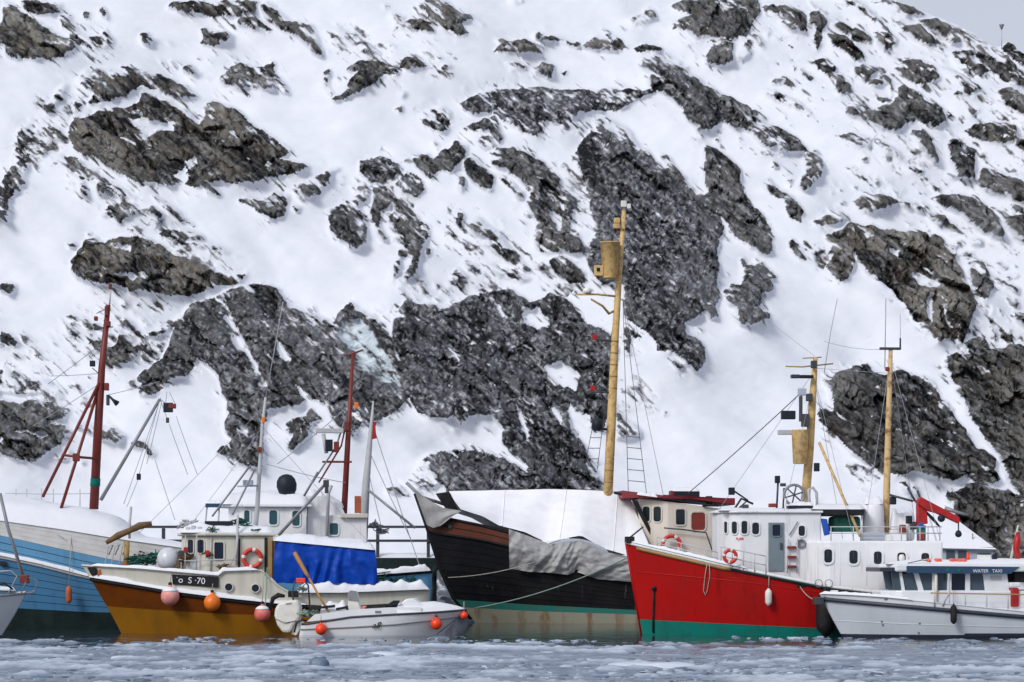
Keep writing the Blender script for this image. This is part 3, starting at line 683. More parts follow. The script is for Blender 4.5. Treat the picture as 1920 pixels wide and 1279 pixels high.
wob = 14 * (fbm(PX / 30, PY / 30, 101, 3) - .5)
f1, h1, e1 = facets((SA + wob) / 64, (SB - wob) / 27, 201)
f2, h2, e2 = facets((SA - wob) / 18, (SB + wob) / 8.5, 202)
crack = np.abs(fbm(PX / 15 + 2.5 * fbm(PX / 60, PY / 40, 110, 2), PY / 95, 111, 3, .6) - .5)
vein = np.abs(fbm(SA / 150, SB / 26, 103, 4, .6) - .5)
# the stone's own lightness: mineral banding, lichen, joints
val = 0.30 * h1 + 0.14 * h2 + 0.75 * fbm(SA / 60, SB / 10, 104, 4, .7) + 0.5 * fbm(PX / 120, PY / 90, 108, 3) + 0.16 * fbm(PX / 6, PY / 6, 105, 2)
val = val - 0.22 * np.exp(-e1 / .07) - 0.16 * np.exp(-e2 / .09) - .18 * np.exp(-vein / .012) - .30 * np.exp(-crack / .014)
val = (val - val.mean()) / val.std()
# a thin dusting caught on the grain
grain = fbm(SA / 13.0, SB / 3.6, 106, 2, .6); grain = (grain - grain.mean()) / grain.std()
dustp = np.clip(fbm(PX / 60, PY / 60, 107, 3) * 2.2 - .55, 0, 1)
speck = fbm(SA / 5.6, SB / 4.2, 109, 2, .6); speck = (speck - speck.mean()) / speck.std()
dust = np.clip((grain - .3) * .5, 0, .8) * (.2 + .8 * dustp) * (1.0 - .3 * tone) + np.clip((speck - .75) * .55, 0, .8) * np.clip(1 - 1.6 * tone, 0, 1)
val = np.clip(.46 + .31 * val, 0, 1)

# relief: bare faces stand steep, snow lies flatter; the two are reconciled by a Poisson solve
dz = STEP / F * 265
slope = np.where(cover > .45, -1.2, 0.42) * (0.6 + 0.8 * fbm(PX / 70, PY / 70, 71, 3))
slope = blur(slope, 2) * dz
slope -= slope.mean()
src = np.zeros_like(slope); src[1:] = slope[1:] - slope[:-1]
ext = np.concatenate([src, -src[::-1]], 0); ext = np.concatenate([ext, ext[:, ::-1]], 1)
fy_ = np.fft.fftfreq(ext.shape[0])[:, None]; fx_ = np.fft.fftfreq(ext.shape[1])[None, :]
den = (2 * np.cos(2 * np.pi * fx_) - 2) + (2 * np.cos(2 * np.pi * fy_) - 2) - 2e-5; 
sol = np.real(np.fft.ifft2(np.fft.fft2(ext) / den))[:NR, :NC]
sol = np.clip(sol - blur(sol, 60) * 0.5, -4.5, 4.5)
def ridged(x, y, seed, o=3): return 1 - np.abs(2 * fbm(x, y, seed, o, 0.6) - 1)
big = (fbm(PX / 420, PY / 300, 81, 3) - .5) * 7.0
rk = (ridged(SA / 150, SB / 48, 91) - .6) * 2.2 + f1 * (.8 + .8 * tone) + f2 * .34 - .35 * np.exp(-e1 / .08) - .4 * np.exp(-crack / .02) + (fbm(PX / 9, PY / 9, 93, 2) - .5) * 0.30
sn = (fbm(SA / 420, SB / 130, 95, 3) - .5) * 2.6 + (fbm(PX / 60, PY / 30, 96, 3) - .5) * .35
soft_rock = blur((cover > .45).astype(float), 3)
rim_in = blur((cover > .45).astype(float), 1)
disp = big + sol + soft_rock * 0.3 + rim_in * 0.9 + rock_s * (0.10 + rk) + (1 - rock_s) * sn     # metres, towards -Y adds later

k_ = (HZ - PY) / F
Zb = (CH + k_ * Y0) / (1 - k_ * MS); Yb = Y0 + MS * Zb
ridge = np.interp(gx, [-300, 1560, 1650, 1683, 1750, 1800, 1840, 1865, 1880, 1895, 1920, 2000, 2140],
                  [-400, -300, -40, 0, 24, 42, 62, 80, 82, 74, 96, 150, 240]) - 3
RP = np.broadcast_to(ridge, PX.shape)
over = np.clip(RP - PY, 0, None)
kr = (HZ - RP) / F; Zr = (CH + kr * Y0) / (1 - kr * MS)
Z = np.where(over > 0, Zr - over * 0.012, Zb); Yv = np.where(over > 0, Y0 + MS * Zr + over * 0.35, Yb)
X = (PX - 960) / F * Yb
Yv = Yv - np.where(sol == sol, disp * np.clip((Zb + 1.0) / 4.0, 0, 1), 0)
Z = Z + rock_s * (fbm(PX / 14, PY / 14, 97, 3) - .5) * 0.55
Yv = Yv + 0.0

# material: snow and rock by the ground's own cover
m, n, l, p = newmat("hill_ground")
at = {}
for a in ("rock", "tone", "ice", "val", "dust"):
    at[a] = n.new("ShaderNodeAttribute"); at[a].attribute_name = a
tc = n.new("ShaderNodeTexCoord")
def nz(scale, detail, rough, vec=None):
    q_ = n.new("ShaderNodeTexNoise"); q_.inputs['Scale'].default_value = scale; q_.inputs['Detail'].default_value = detail
    q_.inputs['Roughness'].default_value = rough; l.new(vec or tc.outputs['Object'], q_.inputs['Vector']); return q_.outputs[0]
mpn = n.new("ShaderNodeMapping"); mpn.vector_type = 'TEXTURE'
mpn.inputs['Rotation'].default_value = (0, math.radians(48), 0); mpn.inputs['Scale'].default_value = (3.0, 1, 1)
l.new(tc.outputs['Object'], mpn.inputs[0])
def math_(op, a, b, c=None):
    q_ = n.new("ShaderNodeMath"); q_.operation = op
    for i, v in enumerate((a, b, c)):
        if v is None: continue
        if isinstance(v, (int, float)): q_.inputs[i].default_value = v
        else: l.new(v, q_.inputs[i])
    return q_.outputs[0]
def ramp(v, a, b, lo=0.0, hi=1.0):
    q_ = n.new("ShaderNodeMapRange"); l.new(v, q_.inputs[0])
    for i, x_ in enumerate((a, b, lo, hi)): q_.inputs[i + 1].default_value = x_
    return q_.outputs[0]
def mixc(f, a, b):
    q_ = n.new("ShaderNodeMix"); q_.data_type = 'RGBA'
    if isinstance(f, (int, float)): q_.inputs[0].default_value = f
    else: l.new(f, q_.inputs[0])
    for i, c in ((6, a), (7, b)):
        if isinstance(c, tuple): q_.inputs[i].default_value = (*c, 1)
        else: l.new(c, q_.inputs[i])
    return q_.outputs[2]
strat = nz(0.9, 8, 0.72, mpn.outputs[0]); grit = nz(2.6, 5, 0.75); blot = nz(0.35, 5, 0.6); fine = nz(7.0, 3, 0.7)
pat = math_('ADD', math_('MULTIPLY', strat, 0.5), math_('MULTIPLY', grit, 0.5))
lite = math_('ADD', at['val'].outputs['Fac'], math_('MULTIPLY', math_('SUBTRACT', pat, 0.5), 1.3))
dark = mixc(ramp(lite, 0.18, 1.0), (0.005, 0.006, 0.008), (0.092, 0.095, 0.106))
slab = mixc(ramp(lite, 0.16, 0.98), (0.007, 0.0068, 0.0065), (0.20, 0.188, 0.165))
slab = mixc(ramp(blot, 0.48, 0.66, 0, 0.42), slab, (0.125, 0.098, 0.066))
rockc = mixc(at['tone'].outputs['Fac'], dark, slab)
dst = math_('MULTIPLY', at['dust'].outputs['Fac'], ramp(grit, 0.36, 0.62, 0.35, 1.0))
rockc = mixc(dst, rockc, (0.50, 0.52, 0.56))                                       # lodged flecks of snow
icec = mixc(ramp(strat, 0.4, 0.6), (0.30, 0.38, 0.43), (0.62, 0.68, 0.72))
maskv = math_('ADD', at['rock'].outputs['Fac'], math_('MULTIPLY', math_('SUBTRACT', grit, 0.5), 0.5))
maskv = math_('ADD', maskv, math_('MULTIPLY', math_('SUBTRACT', fine, 0.5), 0.25))
msk = ramp(maskv, 0.24, 0.76)
snowc = mixc(ramp(blot, 0.35, 0.65), (0.715, 0.735, 0.785), (0.655, 0.68, 0.745))
snowc = mixc(at['ice'].outputs['Fac'], snowc, icec)
l.new(mixc(msk, snowc, rockc), p.inputs['Base Color'])
p.inputs['Roughness'].default_value = 0.85; p.inputs['Specular IOR Level'].default_value = 0.2
b1 = n.new("ShaderNodeBump"); b1.inputs['Distance'].default_value = 0.35
l.new(pat, b1.inputs['Height']); l.new(math_('ADD', math_('MULTIPLY', msk, 0.5), 0.08), b1.inputs['Strength'])
l.new(b1.outputs[0], p.inputs['Normal'])

# global vertex normals so that the outcrops meet the snow without seams
VX = np.stack([X, Yv, Z], -1)
du = np.gradient(VX, axis=1); dv = np.gradient(VX, axis=0)
NN = np.cross(du, dv); NN /= np.linalg.norm(NN, axis=-1, keepdims=True) + 1e-9
if NN[NR // 2, NC // 2, 1] > 0: NN = -NN

def grid_mesh(name, facemask, parent):
    r, c = np.nonzero(facemask)
    q4 = np.stack([r * NC + c, r * NC + c + 1, (r + 1) * NC + c + 1, (r + 1) * NC + c], 1)
    u, inv = np.unique(q4, return_inverse=True); inv = inv.reshape(-1)
    me = bpy.data.meshes.new(name); me.vertices.add(len(u)); me.loops.add(len(inv)); me.polygons.add(len(r))
    me.vertices.foreach_set('co', VX.reshape(-1, 3)[u].ravel().astype(np.float32))
    me.loops.foreach_set('vertex_index', inv.astype(np.int32))
    me.polygons.foreach_set('loop_start', np.arange(0, len(inv), 4, dtype=np.int32))
    me.polygons.foreach_set('loop_total', np.full(len(r), 4, np.int32))
    me.update(calc_edges=True)
    me.polygons.foreach_set('use_smooth', np.ones(len(r), bool))
    for a, arr in (("rock", rock), ("tone", tone_s), ("ice", ice_s), ("val", val), ("dust", dust)):
        d = me.attributes.new(a, 'FLOAT', 'POINT'); d.data.foreach_set('value', arr.ravel()[u].astype(np.float32))
    me.normals_split_custom_set_from_vertices(NN.reshape(-1, 3)[u])
    me.materials.append(MATS["hill_ground"])
    o = bpy.data.objects.new(name, me); COL.objects.link(o); o.parent = parent
    return o
tone_s = blur(tone, 4); ice_s = blur(ice, 3)
fid = rid[:-1, :-1].copy()
ids, cnt = np.unique(fid, return_counts=True)
for a, b in zip(ids, cnt):
    if a and b < 30: fid[fid == a] = 0
hill = grid_mesh("hillside", fid == 0, None)
tag(hill, "steep snow covered hillside with dark rock outcrops behind the boats", kind='structure')
for a, b in zip(ids, cnt):
    if a and b >= 30: grid_mesh("rock_outcrop", fid == a, hill)

# ------------------------------------------------------------------ harbour water and slush
m, n, l, p = newmat("harbour_water")
tc = n.new("ShaderNodeTexCoord"); geo = n.new("ShaderNodeNewGeometry")
def nz2(scale, detail, rough, sc=(1, 1, 1)):
    mp = n.new("ShaderNodeMapping"); mp.inputs['Scale'].default_value = sc; l.new(geo.outputs['Position'], mp.inputs[0])
    q_ = n.new("ShaderNodeTexNoise"); q_.inputs['Scale'].default_value = scale; q_.inputs['Detail'].default_value = detail
    q_.inputs['Roughness'].default_value = rough; l.new(mp.outputs[0], q_.inputs['Vector']); return q_.outputs[0]
patch = nz2(0.35, 4, 0.6, (0.55, 0.35, 1)); lump = nz2(2.2, 6, 0.7, (1, 0.45, 1)); rip = nz2(1.6, 3, 0.5, (1, 0.3, 1))
sep = n.new("ShaderNodeSeparateXYZ"); l.new(geo.outputs['Position'], sep.inputs[0])
yg = ramp(sep.outputs[1], 74, 96, 0.16, -0.22)          # the slush thins out towards the moored boats
cov = math_('ADD', math_('ADD', math_('MULTIPLY', patch, 0.6), math_('MULTIPLY', lump, 0.45)), yg)
cov = ramp(cov, 0.46, 0.66)
slushc = mixc(ramp(lump, 0.35, 0.7), (0.10, 0.135, 0.195), (0.33, 0.385, 0.475))
slush = n.new("ShaderNodeBsdfPrincipled"); l.new(slushc, slush.inputs['Base Color']); slush.inputs['Roughness'].default_value = 0.55
bs = n.new("ShaderNodeBump"); bs.inputs['Strength'].default_value = 0.9; bs.inputs['Distance'].default_value = 0.12
l.new(lump, bs.inputs['Height']); l.new(bs.outputs[0], slush.inputs['Normal'])
p.inputs['Base Color'].default_value = (0.022, 0.034, 0.045, 1); p.inputs['Roughness'].default_value = 0.09
bw = n.new("ShaderNodeBump"); bw.inputs['Strength'].default_value = 0.35; bw.inputs['Distance'].default_value = 0.05
l.new(rip, bw.inputs['Height']); l.new(bw.outputs[0], p.inputs['Normal'])
ms = n.new("ShaderNodeMixShader"); l.new(cov, ms.inputs[0]); l.new(p.outputs[0], ms.inputs[1]); l.new(slush.outputs[0], ms.inputs[2])
l.new(ms.outputs[0], n["Material Output"].inputs[0])
water = mk("water", [(-400, -60, 0), (400, -60, 0), (400, 240, 0), (-400, 240, 0)], [(0, 1, 2, 3)], "harbour_water")
tag(water, "dark harbour water filled with drifting grey slush ice", kind='structure')

m, n, l, p = newmat("brash_ice")
oi = n.new("ShaderNodeAttribute"); oi.attribute_name = "shade"
tc = n.new("ShaderNodeTexCoord")
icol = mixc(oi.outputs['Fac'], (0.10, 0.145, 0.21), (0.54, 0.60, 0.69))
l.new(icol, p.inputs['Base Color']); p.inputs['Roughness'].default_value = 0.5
b1 = n.new("ShaderNodeBump"); b1.inputs['Strength'].default_value = 0.5; b1.inputs['Distance'].default_value = 0.04
q_ = n.new("ShaderNodeTexNoise"); q_.inputs['Scale'].default_value = 9; l.new(tc.outputs['Object'], q_.inputs['Vector'])
l.new(q_.outputs[0], b1.inputs['Height']); l.new(b1.outputs[0], p.inputs['Normal'])

def chunkgeo(cx, cy, r, h, rr, k=7):
    V, Fc = [], []
    ang = sorted(rr.uniform(0, 6.283) for _ in range(k))
    el = rr.uniform(.55, 1.0); ro = rr.uniform(0, 6.28)
    def pt(a, s, z):
        x, y = math.cos(a) * r * s, math.sin(a) * r * s * el
        return (cx + x * math.cos(ro) - y * math.sin(ro), cy + x * math.sin(ro) + y * math.cos(ro), z)
    js = [rr.uniform(.75, 1.15) for _ in range(k)]
    for a, s in zip(ang, js): V.append(pt(a, s, -0.02))
    for a, s in zip(ang, js): V.append(pt(a, s * .93, h * rr.uniform(.4, .8)))
    for a, s in zip(ang, js): V.append(pt(a, s * .55, h * rr.uniform(.8, 1.15)))
    V.append((cx, cy, h * rr.uniform(.8, 1.1)))
    for j in range(k):
        j2 = (j + 1) % k
        Fc += [(j, j2, k + j2, k + j), (k + j, k + j2, 2 * k + j2, 2 * k + j), (2 * k + j, 2 * k + j2, 3 * k)]
    return V, Fc
rr = random.Random(3)
allv, allf, shade = [], [], []
cand = 60000
ry = 52 + 42 * np.random.default_rng(5).random(cand) ** 0.9
rx = (np.random.default_rng(6).random(cand) * 2 - 1) * (ry * 0.18 * 1.2 + 1.5)
dn = 0.6 * fbm(rx * 0.22 + 50, ry * 0.11 + 50, 301, 4) + .4 * fbm(rx * .9 + 20, ry * .35 + 20, 302, 3)
dn = dn + np.where(ry < 76, .03, -.006 * (ry - 76))
pick = np.nonzero(np.random.default_rng(8).random(cand) < (dn - .44) * 3.2)[0][:5000]
for i_ in pick:
    x, y = float(rx[i_]), float(ry[i_])
    r = min(0.55, 0.02 + rr.expovariate(15)); h = min(0.05, r * rr.uniform(.08, .32))
    v, f = chunkgeo(x, y, r, h, rr, 5 if r < .1 else 7)
    o = len(allv); allv += v; allf += [tuple(i + o for i in q4) for q4 in f]
    shade += [min(1, max(0, rr.gauss(.34, .26)))] * len(v)
# soft lumpy sheet of slush: a height field that rises out of the water in patches
ys = 48 * (94.5 / 48) ** np.linspace(0, 1, 400); us = np.linspace(-1, 1, 640)
UU, YY = np.meshgrid(us, ys); XX = UU * (YY * 0.215 + 1.0)
hh = 0.42 * fbm(XX / 0.75 + 90, YY / 1.5 + 90, 311, 4, .6) + .30 * fbm(XX / 2.6 + 60, YY / 2.6 + 60, 312, 3) + .28 * fbm(XX / 9 + 40, YY / 5 + 40, 313, 3)
thr_ = np.interp(YY, [48, 72, 84, 90, 94.5], [.495, .51, .555, .62, .68])
hh = np.clip((hh - thr_) * .75, -.04, .075) + np.clip(hh - thr_ + .02, 0, 1) * .45 * (fbm(XX / .22, YY / .3, 314, 2) - .5)
V_ = np.stack([XX, YY, hh], -1).reshape(-1, 3)
off_ = len(allv); nc_ = len(us); nr_ = len(ys)
q_ = np.arange(nr_ * nc_).reshape(nr_, nc_)
quads = np.stack([q_[:-1, :-1], q_[:-1, 1:], q_[1:, 1:], q_[1:, :-1]], -1).reshape(-1, 4)
keep = (hh.ravel()[quads].max(1) > -.008)
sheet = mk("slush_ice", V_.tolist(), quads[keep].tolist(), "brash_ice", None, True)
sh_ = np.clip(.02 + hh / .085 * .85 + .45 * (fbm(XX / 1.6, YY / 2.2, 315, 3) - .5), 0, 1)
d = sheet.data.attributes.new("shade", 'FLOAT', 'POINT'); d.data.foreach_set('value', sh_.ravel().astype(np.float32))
tag(sheet, "soft pale slush lying in lumpy patches on the water", "slush ice", kind='stuff')
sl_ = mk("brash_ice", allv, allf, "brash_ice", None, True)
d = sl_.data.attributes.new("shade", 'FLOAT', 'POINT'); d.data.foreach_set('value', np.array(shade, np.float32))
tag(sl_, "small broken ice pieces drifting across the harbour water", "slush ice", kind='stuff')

def floe(px, py, w, h, label, group=None, dirty=False, k=14):
    Y = CH * F / (py - HZ); c = W(px, py, Y)
    r = random.Random(int(px))
    v, f = chunkgeo(0, 0, w / 2, h, r, k)
    o = mk("ice_floe", [(a, b * 0.8, z) for a, b, z in v], f, "brash_ice", None, True, loc=(c.x, c.y, 0.0))
    o['label'] = label; o['category'] = "ice floe"; o['group'] = "larger floes in the slush"
    d = o.data.attributes.new("shade", 'FLOAT', 'POINT'); d.data.foreach_set('value', np.full(len(v), 0.05 if dirty else 1.0, np.float32))
    return o
floe(1222, 1252, 2.1, 0.13, "broad flat white ice floe low in front of the red boat")
floe(600, 1252, 0.5, 0.24, "small dull grey ice lump in slush below the motor boat", dirty=True)
floe(925, 1216, 0.9, 0.10, "small white floe off the bow of the motor boat")
floe(720, 1228, 1.3, 0.09, "pale flat floe below the white motor boat's middle")
floe(235, 1236, 0.8, 0.09, "small floe drifting below the ochre bow")

# ------------------------------------------------------------------ pier behind the boats
PY_ = 121.5
pier = empty("pier", (W(520, 1052, PY_).x, PY_, 0))
tag(pier, "dark timber pier with steel railing between the snowy shore and boats", "pier")
def pl(px, py, dy=0.0):
    v = W(px, py, PY_ + dy); return Vector((v.x - pier.location.x, dy, v.z))
zt, zm, zd0, zd1 = pl(0, 988).z, pl(0, 1014).z, pl(0, 1046).z, pl(0, 1063).z
xa, xb = pl(150, 0).x, pl(905, 0).x
mk("deck", *boxgeo(xa, xb, 0, 3.0, zd1 + .02, zd0), "dark_steel", pier)
mk("fascia_beam", *boxgeo(xa, xb, -.16, -.01, zd1 - .12, zd0 - .03), "bottom_dark", pier)
for z in (zt, zm):
    mk("rail", *boxgeo(xa, xb, -.03, .04, z - .055, z + .055), "dark_steel", pier)
for px in (306, 420, 560, 708, 803, 900):
    mk("post", *boxgeo(pl(px, 0).x - .07, pl(px, 0).x + .07, .05, .2, zd0, zt - .06), "dark_steel", pier)
for px in (200, 330, 460, 590, 690, 812):
    mk("pile", *tubegeo([pl(px, 1060, 0.5), pl(px, 1060, 0.5) * 1 - Vector((0, 0, 4.0))], 0.16, 9), "bottom_dark", pier, True)
mk("brace", *tubegeo([pl(818, 1062, -.2), pl(792, 1112, -.2)], 0.13, 8), "bottom_dark", pier, True)
def drift(name, x0, x1, y0, y1, z, t, mat, parent, seed, nx=30, ny=8):
    V, Fc = [], []
    for j in range(ny + 1):
        for i in range(nx + 1):
            u, v = i / nx, j / ny
            e = min(1, min(u, 1 - u) * 12, min(v, 1 - v) * 4) ** .5
            hh = t * e * (0.65 + 0.7 * float(fbm(np.array([u * nx / 4 + seed]), np.array([v * 3 + seed]), 77, 3)[0]))
            V.append((x0 + (x1 - x0) * u, y0 + (y1 - y0) * v, z + hh))
    k = nx + 1
    for j in range(ny):
        for i in range(nx): Fc.append((j * k + i, j * k + i + 1, (j + 1) * k + i + 1, (j + 1) * k + i))
    return mk(name, V, Fc, mat, parent, True)
# stony bank under and behind the pier
V, Fc = [], []; nx, ny = 120, 26
bx0, bx1 = W(-200, 0, 125).x, W(1010, 0, 125).x
for j in range(ny + 1):
    for i in range(nx + 1):
        u, v = i / nx, j / ny
        x_ = bx0 + (bx1 - bx0) * u; y_ = 122.8 + 9 * v
        q_ = float(fbm(np.array([x_ * .9 + 50]), np.array([y_ * .9]), 331, 4, .65)[0])
        V.append((x_, y_ - 1.2 * (q_ - .5), -.35 + 2.3 * v ** .7 * (.6 + .8 * q_) + .8 * (q_ - .5) - (1.5 if u > .97 else 0)))
for j in range(ny):
    for i in range(nx): k = nx + 1; Fc.append((j * k + i, j * k + i + 1, (j + 1) * k + i + 1, (j + 1) * k + i))
paint("bank_stone", (0.085, 0.095, 0.115), 0.85, (0.55, 0.58, 0.64), 1.3, 0.95, bump=0.8, lo=.5, hi=.58)
bank = mk("shore_bank", V, Fc, "bank_stone", None, True)
tag(bank, "icy stone bank below the pier", kind='structure')
drift("snow_layer", xa, xb, .02, 2.9, zd0 + .003, .22, "snow", pier, 3, 60, 6)

# ------------------------------------------------------------------ boat building kit
class Boat:
    def __init__(s, name, label, cat, px, Y, yaw, group=None):
        s.o = Vector((W(px, HZ, Y).x, Y, 0.0)); s.yaw = math.radians(yaw)
        s.e = empty(name, s.o, s.yaw); tag(s.e, label, cat, group)
        s.R = Matrix.Rotation(s.yaw, 3, 'Z'); s.Ri = s.R.transposed()
        s.C = s.Ri @ (Vector((0, 0, CH)) - s.o)
    def ray(s, px, py): return s.Ri @ Vector(((px - 960) / F, 1.0, (HZ - py) / F))
    def at(s, px, py, yl=0.0):
        d = s.ray(px, py); t = (yl - s.C.y) / d.y
        return s.C + d * t
    def atp(s, px, py, p0, nrm):
        d = s.ray(px, py); t = (Vector(p0) - s.C).dot(nrm) / d.dot(nrm)
        return s.C + d * t
    def w(s, v): return s.o + s.R @ Vector(v)

def pbox(b, name, x0, y0, x1, y1, yl, dep, mat, parent=None, bevel=0.02):
    """box whose near face covers the given rectangle of the photograph on the local plane y = yl"""
    p, q = b.at(x0, y0, yl), b.at(x1, y1, yl)
    return mk(name, *boxgeo(min(p.x, q.x), max(p.x, q.x), yl, yl + dep, min(p.z, q.z), max(p.z, q.z)), mat, parent or b.e, bevel=bevel)

def pprism(b, name, pts, yl, dep, mat, parent=None, bevel=0.0):
    """outline in photograph pixels on the plane y = yl, extruded away by dep"""
    P = [b.at(x, y, yl) for x, y in pts]; k = len(P)
    V = [(v.x, yl, v.z) for v in P] + [(v.x, yl + dep, v.z) for v in P]
    Fc = [tuple(range(k)), tuple(range(2 * k - 1, k - 1, -1))] + [(i, (i + 1) % k, k + (i + 1) % k, k + i) for i in range(k)]
    return mk(name, V, Fc, mat, parent or b.e, bevel=bevel)

def ptube(b, name, pts, r, mat, parent=None, n=7):
    """tube through photograph points (px, py, local y)"""
    return tube(name, [b.at(*p) for p in pts], r, mat, parent or b.e, n)

def pline(b, name, a, c, s, r, mat, parent=None):
    return tube(name, sag(b.at(*a), b.at(*c), s), r, mat, parent or b.e, 5)

def interp(pts):
    pts = sorted(pts); xs = [p[0] for p in pts]; ys = [p[1] for p in pts]
    return lambda x: float(np.interp(x, xs, ys))

class Hull:
    def __init__(s, b, stem, stern, sheer, B, se=.45, nd=2.4, nw=1.6, tuck=.25, flare=.3, zmin=-.7, edge=.05):
        s.b, s.B, s.se, s.nd, s.nw, s.tuck, s.flare, s.zmin, s.edge = b, B, se, nd, nw, tuck, flare, zmin, edge
        def line(pts):
            P = sorted((v.z, v.x) for v in (b.at(x, y, 0) for x, y in pts))
            z0, x0 = P[0]; z1, x1 = P[1]
            P.insert(0, (z0 - 3, x0 - 3 * (x1 - x0) / max(1e-3, z1 - z0))); 
            za, xa_ = P[-2]; zb, xb_ = P[-1]; P.append((zb + 2, xb_ + 2 * (xb_ - xa_) / max(1e-3, zb - za)))
            return interp(P)
        s.xs, s.xe = line(stem), line(stern)
        s.sheer = s.curve(sheer); s.zt = max(v for v in [s.sheer(s.X(t / 20, 1.5)) for t in range(21)])
    def curve(s, pts):
        """a curve along the near side given by photograph points, or a constant height"""
        if isinstance(pts, (int, float)): return lambda x: pts
        P = [s.b.at(x, y, -.7 * s.B) for x, y in pts]
        return interp([(v.x, v.z) for v in P])
    def X(s, t, z): return s.xs(z) + t * (s.xe(z) - s.xs(z))
    def half(s, t, z):
        h = min(1, max(0, (z - s.zmin) / (s.zt - s.zmin)))
        nn = s.nw + (s.nd - s.nw) * h; e = min(1, t / s.se)
        a = 1 - (1 - e) ** nn; k = max(0, (t - .6) / .4)
        return s.edge + (s.B - s.edge) * a * (1 - s.tuck * k * k) * (1 - s.flare * (1 - h) ** 2)
    def P(s, t, z, side=-1, out=0.0): return Vector((s.X(t, z), side * (s.half(t, z) + out), z))
    def zat(s, cur, t):
        z = 1.0
        for _ in range(4): z = cur(s.X(t, z))
        return z
    def st(s, n=44): return [(i / n) ** 1.5 for i in range(n + 1)]
    def band(s, name, lo, hi, mat, out=0.0, rows=5, parent=None, t0=0.0, t1=1.0, sides=(-1, 1), thick=0.0, transom=True):
        lo, hi = (s.curve(c) if not callable(c) else c for c in (lo, hi))
        T = [t for t in s.st() if t0 <= t <= t1]
        if T[0] > t0: T.insert(0, t0)
        if T[-1] < t1: T.append(t1)
        V, Fc = [], []; k = rows + 1
        for sd in sides:
            o = len(V)
            for t in T:
                a, c = s.zat(lo, t), s.zat(hi, t)
                for j in range(k): V.append(s.P(t, a + (c - a) * j / rows, sd, out))
            for i in range(len(T) - 1):
                for j in range(rows):
                    q = (o + i * k + j, o + (i + 1) * k + j, o + (i + 1) * k + j + 1, o + i * k + j + 1)
                    Fc.append(q if sd < 0 else q[::-1])
        if len(sides) == 2:
            half_ = len(T) * k; e = (len(T) - 1) * k
            if transom and t1 == 1.0:
                for j in range(rows): Fc.append((e + j, half_ + e + j, half_ + e + j + 1, e + j + 1))
            if t0 == 0.0:
                for j in range(rows): Fc.append((j, j + 1, half_ + j + 1, half_ + j))
        ob = mk(name, V, Fc, mat, parent or s.b.e, True)
        if thick:
            m_ = ob.modifiers.new("solid", 'SOLIDIFY'); m_.thickness = thick; m_.offset = 1
        return ob
    def rail(s, name, cur, r, mat, out=0.0, t0=0.0, t1=1.0, parent=None, sides=(-1, 1), dz=0.0):
        cur = s.curve(cur) if not callable(cur) else cur
        geos = []
        for sd in sides:
            T = [t for t in s.st(36) if t0 <= t <= t1]
            if T[-1] < t1: T.append(t1)
            geos.append(tubegeo([s.P(t, s.zat(cur, t) + dz, sd, out) for t in T], r, 6))
        return mk(name, *join(*geos), mat, parent or s.b.e, True)
    def deck(s, name, cur, mat, drop=0.0, t0=0.0, t1=1.0, bulge=0.0, inn=0.0):
        cur = s.curve(cur) if not callable(cur) else cur
        V, Fc = [], []; k = 7
        T = [t for t in s.st() if t0 <= t <= t1]
        for t in T:
            z = s.zat(cur, t) - drop; hb = max(.01, s.half(t, z) - inn)
            for j in range(k):
                u = j / (k - 1) * 2 - 1
                V.append((s.X(t, z), u * hb, z + bulge * (1 - u * u)))
        for i in range(len(T) - 1):
            for j in range(k - 1): Fc.append((i * k + j, (i + 1) * k + j, (i + 1) * k + j + 1, i * k + j + 1))
        return mk(name, V, Fc, mat, s.b.e, True)
    def snow(s, name, cur, w, h, t0, t1, out=0.0, sides=(-1,), seed=1, dz=0.0):
        """snow lying in an uneven roll on a ledge along the side"""
        cur = s.curve(cur) if not callable(cur) else cur
        V, Fc = [], []; n = 60; k = 7
        for sd in sides:
            o = len(V)
            for i in range(n + 1):
                t = t0 + (t1 - t0) * i / n; z = s.zat(cur, t) + dz
                q = float(fbm(np.array([i * .23 + seed * 9]), np.array([seed * 3.3]), 55, 3)[0])
                e = min(1, i / 3, (n - i) / 3)
                c = s.P(t, z, sd, out)
                for j in range(k):
                    a = math.pi * j / (k - 1)
                    V.append(c + Vector((0, sd * (math.cos(a) * w), math.sin(a) ** .7 * h * (.45 + 1.1 * q) * (.2 + .8 * e))))
            for i in range(n):
                for j in range(k - 1): Fc.append((o + i * k + j, o + (i + 1) * k + j, o + (i + 1) * k + j + 1, o + i * k + j + 1))
        return mk(name, V, Fc, "snow", s.b.e, True)

